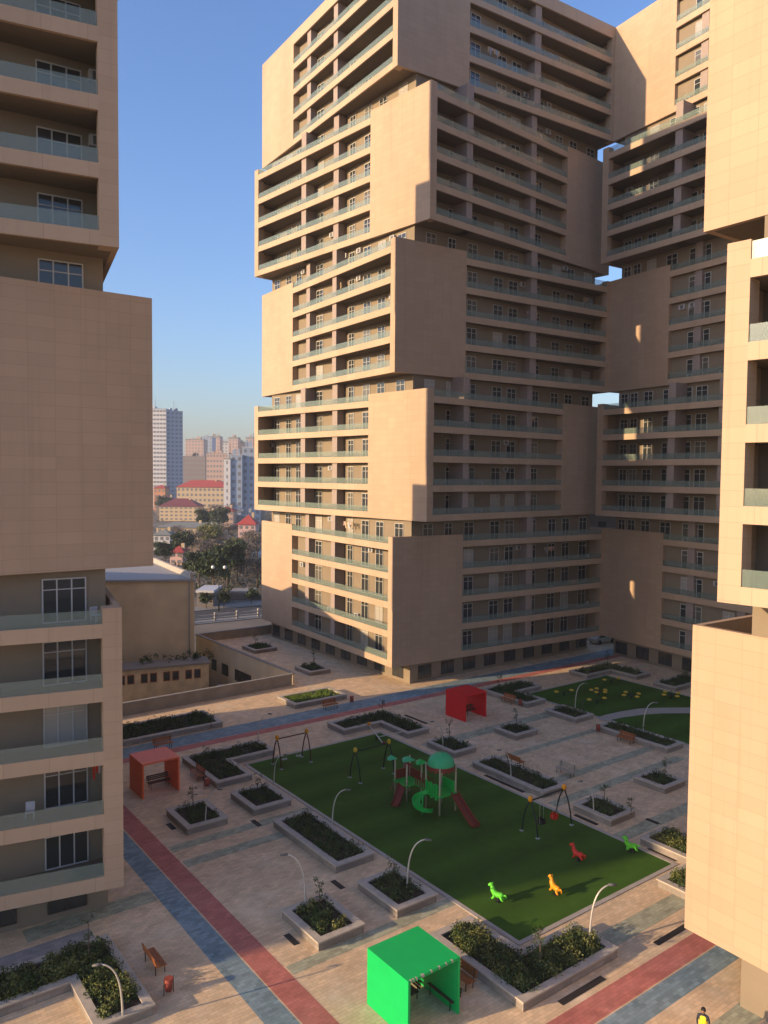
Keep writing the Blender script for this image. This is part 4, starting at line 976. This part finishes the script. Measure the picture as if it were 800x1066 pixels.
T_ = [('small', 215, 634, 1.0, 'small round street tree left of the twin globe lamp'), ('small', 233, 633, 1.05, 'small round street tree right of the twin globe lamp'), ('small', 262, 629, 1.0, 'small round street tree nearest the tall tower'),
 ('dark', 222, 622, 1.15, 'big dark tree directly behind the twin globe lamp'), ('dark', 237, 612, 1.3, 'dark tall tree right behind the twin globe lamp'), ('dark', 207, 612, 1.0, 'dark tree beside the beige windowless building'),
 ('bare', 256, 600, 1.1, 'brown bare tree in the scrub left of the tall tower'), ('bare', 246, 596, 1.0, 'bare brown tree above the dark street trees'), ('bare', 268, 612, .9, 'bare brown tree at the tall tower edge'),
 ('bare', 216, 590, 1.0, 'bare grey brown tree over the roof edge of the beige building'), ('yellow', 219, 575, 1.25, 'yellow green round tree by the long yellow building'), ('yellow', 246, 583, .9, 'pale olive tree below the pink house'),
 ('dark', 172, 592, .9, 'dark tree above the beige building roof'), ('dark', 188, 585, 1.1, 'dark tree left of the bare trees above the beige building'), ('bare', 200, 580, 1.1, 'bare tree between the pink roofed house and the yellow building'),
 ('dark', 214, 556, 1.3, 'dark evergreen between the red roofed houses and the long yellow building'), ('dark', 228, 557, 1.4, 'dark evergreen clump beside the red roofed houses'), ('bare', 222, 548, 1.4, 'bare tree in front of the red roofed school'),
 ('bare', 236, 570, 1.1, 'bare tree left of the pink house'), ('bare', 268, 585, 1.2, 'bare tree hidden partly by the tall tower edge'), ('dark', 172, 538, 1.5, 'dark tree left of the red roofed house'),
 ('bare', 262, 577, 1.0, 'bare tree below the pink house'), ('bare', 182, 570, 1.0, 'bare tree beside the small cream house'), ('bare', 240, 544, 1.4, 'bare tree right of the red roofed school'), ('bare', 231, 605, 1.1, 'bare brown tree behind the dark lamp tree'), ('bare', 247, 608, .9, 'bare bushy tree at the foot of the scrub slope')]
for a in T_: tree(*a)
# wooded scrub that reads as one mass
mb = MB(); rb = random.Random(3)
for k in range(520):
    py = 505 + 120 * rb.random() ** .8; px = rb.uniform(150, 290); p = xy(px, py, RZ)
    sc = 1.0 + (p.y - 170) / 400
    h = rb.uniform(.6, 2.2) * sc; mb.clump(p + Vector((0, 0, RZ + h*.5)), h*1.1, 26, .30*sc, rb, 0 if rb.random() < .55 else 1, (1.3, 1.3, .7))
tag(mb.build('scrub', [M['tree'], M['twig']]), 'brown and dark scrub covering the slopes between the far houses', 'scrub', None, 'stuff')
mb = MB()
for k in range(300):
    p = xy(rb.uniform(180, 270), rb.uniform(506, 512), RZ); h = rb.uniform(6, 15)
    mb.clump(p + Vector((0, 0, RZ + h*.6)), h*.75, 30, 1.3, rb, 0, (1.2, 1.2, .8))
tag(mb.build('tree_belt', M['tree']), 'dark belt of far trees below the distant apartment blocks', 'trees', None, 'stuff')

# ------------------------------------------------------------------ far city
def house(px0, px1, ytop, Y, m_, label, roof='flat', roofm=None, floors=3, ncol=4, depth=14, rooftop=0.0, ang=0.0, zt=None, winm='city_win', wh=1.3, ww=1.2, name='house', cat='house', group=None):
    """front wall between two photo columns at distance Y, its eaves at row ytop"""
    def at(px, py):
        d = fw + rt * ((px - 400) / FPX) - up * ((py - 533) / FPX); t = Y / d.y; return Vector((d.x*t, Y, CAM_Z + d.z*t))
    A, B = at(px0, ytop), at(px1, ytop); wd = (B - A).length; z1 = A.z
    o = Vector((A.x, Y, 0)); s = Vector((math.cos(ang), math.sin(ang), 0)); dd = Vector((-s.y, s.x, 0)); fr = Fr(o, s, dd)
    wd = wd / max(.3, math.cos(ang))
    root = thing(name, (o.x, o.y, RZ), label, cat, group)
    mb = MB(); mb.box(fr, 0, wd, 0, depth, RZ - 1, z1); mb.build('wall', m_, root)
    rm = roofm or M['city_roof_grey']
    mb = MB()
    if roof == 'flat': mb.box(fr, -.2, wd + .2, -.2, depth + .2, z1 + .003, z1 + .5 + rooftop)
    else:
        e = .7; h = roof; a, b, c, d_ = fr(-e, -e, z1), fr(wd + e, -e, z1), fr(wd + e, depth + e, z1), fr(-e, depth + e, z1)
        if wd >= depth: r0, r1 = fr(depth*.45, depth/2, z1 + h), fr(wd - depth*.45, depth/2, z1 + h)
        else: r0 = r1 = fr(wd/2, depth/2, z1 + h)
        mb.face([a, b, r1, r0]); mb.face([b, c, r1]); mb.face([c, d_, r0, r1]); mb.face([d_, a, r0]); mb.face([d_, c, b, a])
    rf = mb.build('roof', rm, root)
    if roof != 'flat':
        mb = MB(); mb.box(fr, wd*.7, wd*.7 + 1, depth*.4, depth*.4 + 1, z1 + roof*.4, z1 + roof + .8); mb.build('chimney', M['city_cream'], rf)
    if roof == 'flat' and Y > 400:
        rr = random.Random(int(px0*7)); 
        for k in range(3):
            x = rr.uniform(.1, .8)*wd; mb = MB(); mb.box(fr, x, x + wd*.14, depth*.3, depth*.6, z1 + .5 + rooftop, z1 + rr.uniform(2, 4.5) + rooftop); mb.build('roof_hut', m_, rf)
        mb = MB(); mb.tube([fr(wd*.6, depth*.5, z1 + .5), fr(wd*.6, depth*.5, z1 + 9)], .15, 4); mb.build('aerial', M['lamp_head'], rf)
    H_f = (z1 - RZ) / floors; n = 0; extra = MB()
    for fl in range(floors - 1, -1, -1):
        for k in range(ncol):
            x = wd * (k + .5) / ncol; z = RZ + fl*H_f + H_f*.32
            if n < 96:
                f = MB(); f.box(fr, x - ww/2, x + ww/2, -.06, -.004, z, z + H_f*.45); f.build('window', M[winm], root)
            else: extra.box(fr, x - ww/2, x + ww/2, -.06, -.004, z, z + H_f*.45)
            n += 1
    if n > 96: tag(extra.build('window', M[winm], root), kind='stuff')
    return root, fr, wd, z1
house(184, 238, 507, 560, M['city_cream'], 'long cream school with a bright red hipped roof, the farther red roof', 5.0, M['city_roof_red'], 5, 12, 18, ww=1.6)
house(166, 206, 527, 470, M['city_cream'], 'cream building with a maroon roof in front of the red roofed school', 4.6, M['city_roof_purple'], 4, 8, 16, ww=1.5)
house(163, 222, 549, 330, M['city_cream'], 'long low yellow building with a flat grey roof', 2.0, M['city_roof_grey'], 2, 9, 13, ww=1.4)
house(160, 177, 557, 292, M['city_white'], 'small cream house with a grey roof at the left', 2.0, M['city_roof_grey'], 2, 3, 9)
house(248, 266, 546, 322, M['city_rose'], 'pink house with a red gabled roof left of the tall tower', 4.0, M['city_roof_red'], 3, 3, 9)
house(240, 255, 513, 480, M['city_orange'], 'orange brick house beside the blue white building', 2.0, M['city_roof_purple'], 5, 3, 14)
house(255, 272, 512, 470, M['city_brown'], 'grey brown house at the tall tower edge', 3.0, M['city_roof_purple'], 4, 3, 14)
house(184, 208, 566, 272, M['city_brown'], 'low house with a pinkish roof behind the beige building', 2.0, M['city_orange'], 2, 4, 10)
house(240, 262, 548, 380, M['city_brown'], 'dark roofed low house behind the pink house', 2.5, M['city_roof_purple'], 3, 4, 12)
house(244, 262, 537, 430, M['grey_roof'], 'pale grey roofed shed above the pink house', 'flat', M['city_white'], 2, 3, 12)
house(205, 222, 617, 168, M['city_brown'], 'low dark house with a white roof edge behind the street trees', 'flat', M['city_white'], 2, 3, 8)
house(240, 262, 618, 178, M['city_brown'], 'dark garden building behind the street trees', 'flat', M['cap'], 2, 3, 6)
house(258, 272, 527, 520, M['city_roof_purple'], 'maroon building half hidden by the tall tower', 2.5, M['city_roof_purple'], 3, 3, 12)
house(163, 180, 521, 520, M['city_brown'], 'dark roofed house at the foot of the grey high-rise', 3.0, M['city_roof_purple'], 4, 4, 14)
house(222, 236, 561, 285, M['city_cream'], 'small cream house with an orange roof above the bare trees', 2.2, M['city_orange'], 2, 3, 9)
house(252, 268, 566, 262, M['city_white'], 'white walled house below the pink house', 2.0, M['city_roof_grey'], 2, 3, 9)
house(226, 243, 532, 420, M['city_pink'], 'salmon low building right of the red roofed school', 2.4, M['city_roof_red'], 3, 4, 12)
house(205, 224, 536, 400, M['city_white'], 'white house with an orange red roof below the school', 2.4, M['city_orange'], 3, 4, 12)
house(177, 190, 575, 245, M['city_rose'], 'small pink house above the edge of the beige building roof', 1.8, M['city_roof_red'], 2, 2, 8)
house(236, 250, 588, 222, M['city_brown'], 'brown shed roof house in the scrub', 1.6, M['city_roof_grey'], 2, 3, 7)
house(160, 172, 508, 600, M['city_orange'], 'orange house at the foot of the grey high-rise', 2.4, M['city_roof_red'], 4, 3, 12)
# apartment blocks
GRP = 'distant apartment blocks on the horizon'
house(132, 173, 425.5, 620, M['city_white'], 'grey white high-rise with a dense window grid, left part', 'flat', M['city_blue'], 24, 12, 26, ww=2.1, name='high_rise', cat='high-rise')
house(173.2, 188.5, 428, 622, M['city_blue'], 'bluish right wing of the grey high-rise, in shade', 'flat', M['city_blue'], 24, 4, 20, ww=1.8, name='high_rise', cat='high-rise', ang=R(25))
house(193, 212, 458, 1150, M['city_pink'], 'salmon apartment block in the middle of the skyline', 'flat', None, 16, 6, 26, rooftop=1, ww=2, name='apartment_block', cat='apartment block', group=GRP)
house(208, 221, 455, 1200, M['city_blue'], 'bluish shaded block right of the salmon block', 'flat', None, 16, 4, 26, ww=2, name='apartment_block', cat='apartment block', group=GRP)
house(190, 214, 475, 900, M['city_brown'], 'dull mauve block in front of the salmon block', 'flat', None, 9, 8, 20, ww=2, name='apartment_block', cat='apartment block', group=GRP)
house(215, 238, 472, 850, M['city_pink'], 'low salmon block left of the blue white building', 'flat', None, 9, 7, 20, ww=2, name='apartment_block', cat='apartment block', group=GRP)
house(219, 229, 456, 1300, M['city_pink'], 'narrow pink tower with a domed top left of centre', 'flat', None, 16, 3, 22, rooftop=3, ww=2.4, name='apartment_block', cat='apartment block', group=GRP)
house(228, 240, 461, 1350, M['city_white'], 'pale block between two pink domed towers', 'flat', None, 14, 4, 22, rooftop=2, ww=2.4, name='apartment_block', cat='apartment block', group=GRP)
house(238, 248, 457, 1300, M['city_pink'], 'pink domed tower above the blue white building', 'flat', None, 16, 3, 22, rooftop=3, ww=2.4, name='apartment_block', cat='apartment block', group=GRP)
house(248, 258, 461, 1320, M['city_cream'], 'cream block right of the pink domed tower', 'flat', None, 14, 3, 22, rooftop=1, ww=2.4, name='apartment_block', cat='apartment block', group=GRP)
house(256, 270, 457, 1280, M['city_pink'], 'pink tower nearest the tall tower edge', 'flat', None, 16, 4, 22, rooftop=3, ww=2.4, name='apartment_block', cat='apartment block', group=GRP)
for px, lb in ((204, 'x'),): pass
r_, fr_, wd_, z_ = house(233, 240, 478, 455, M['city_white'], 'white lit end of the blue white building', 'flat', None, 9, 1, 14, ww=.8, name='office_building', cat='office building')
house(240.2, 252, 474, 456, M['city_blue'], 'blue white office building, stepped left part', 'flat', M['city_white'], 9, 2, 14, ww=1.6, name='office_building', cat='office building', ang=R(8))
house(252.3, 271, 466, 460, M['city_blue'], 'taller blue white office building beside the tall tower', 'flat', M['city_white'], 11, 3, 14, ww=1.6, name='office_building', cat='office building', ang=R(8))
root = thing('apartment_block', (33, 138, 0), 'dark brown filler block added in the narrow gap between the two far towers', 'apartment block')  # added box, stands in for the dark tower wall in this bright gap
fr = Fr((33, 138), (1, 0), (0, 1)); mb = MB(); mb.box(fr, 0, 14, 0, 12, GY, 31.5); mb.build('wall', M['city_brown'], root)
mb = MB(); mb.box(fr, -.3, 14.3, -.3, 12.3, 31.503, 32.0); mb.build('roof', M['cap'], root)
for fl in range(9):
    for k in range(4):
        mb = MB(); mb.box(fr, 1.5 + k*3.3, 2.9 + k*3.3, -.05, -.004, 1.2 + fl*3.3, 2.8 + fl*3.3); mb.build('window', M['glass_dark'], root)
# parked cars on the far road
def car_proto():
    r = thing('parked_car', (0, 0, 0), 'x', 'car', 'cars on the far road')
    mb = MB(); prof = [(-2.1, .35), (-2.1, .8), (-1.6, .92), (-1.1, 1.4), (.6, 1.42), (1.25, .95), (2.0, .82), (2.12, .4)]
    for sgn in (1, -1):
        pts = [Vector((a, .82*sgn, b)) for a, b in prof]; mb.face(pts if sgn < 0 else pts[::-1])
    for i in range(len(prof)):
        a, b = prof[i], prof[(i+1) % len(prof)]; mb.face([(a[0], .82, a[1]), (b[0], .82, b[1]), (b[0], -.82, b[1]), (a[0], -.82, a[1])])
    mb.build('body', M['city_white'], r)
    mb = MB()
    for sgn in (.825, -.825): mb.face([Vector((a, sgn, b)) for a, b in ((-1.4, .98), (-1.0, 1.32), (.55, 1.34), (1.0, .98))])
    mb.build('side_window', M['glass_dark'], r)
    for x in (-1.3, 1.3):
        for y in (-.8, .8): mb = MB(); mb.tube([(x, y - .1, .33), (x, y + .1, .33)], .33, 12); mb.build('wheel', M['iron'], r)
    return r
cp = car_proto()
p = xy(627, 669, 0.0); place(cp, False, (p.x, p.y, .006), R(30), 'white parked car in the gap between the tall tower and the right tower')
# ------------------------------------------------------------------ air: thin even haze
mb = MB(); mb.box(WORLD, -1500, 700, -300, 2600, GY - 2, 97)
hz = mb.build('haze', bpy.data.materials.new('thin haze'), None)
hm = hz.data.materials[0]; hm.use_nodes = True; n = hm.node_tree; n.nodes.remove(n.nodes['Principled BSDF'])
pv = n.nodes.new('ShaderNodeVolumePrincipled'); pv.inputs['Color'].default_value = (.86, .92, 1, 1); pv.inputs['Density'].default_value = .00023; pv.inputs['Anisotropy'].default_value = .0
n.links.new(pv.outputs[0], n.nodes['Material Output'].inputs['Volume'])
tag(hz, 'thin pale haze fading the distant city', 'haze', None, 'stuff')
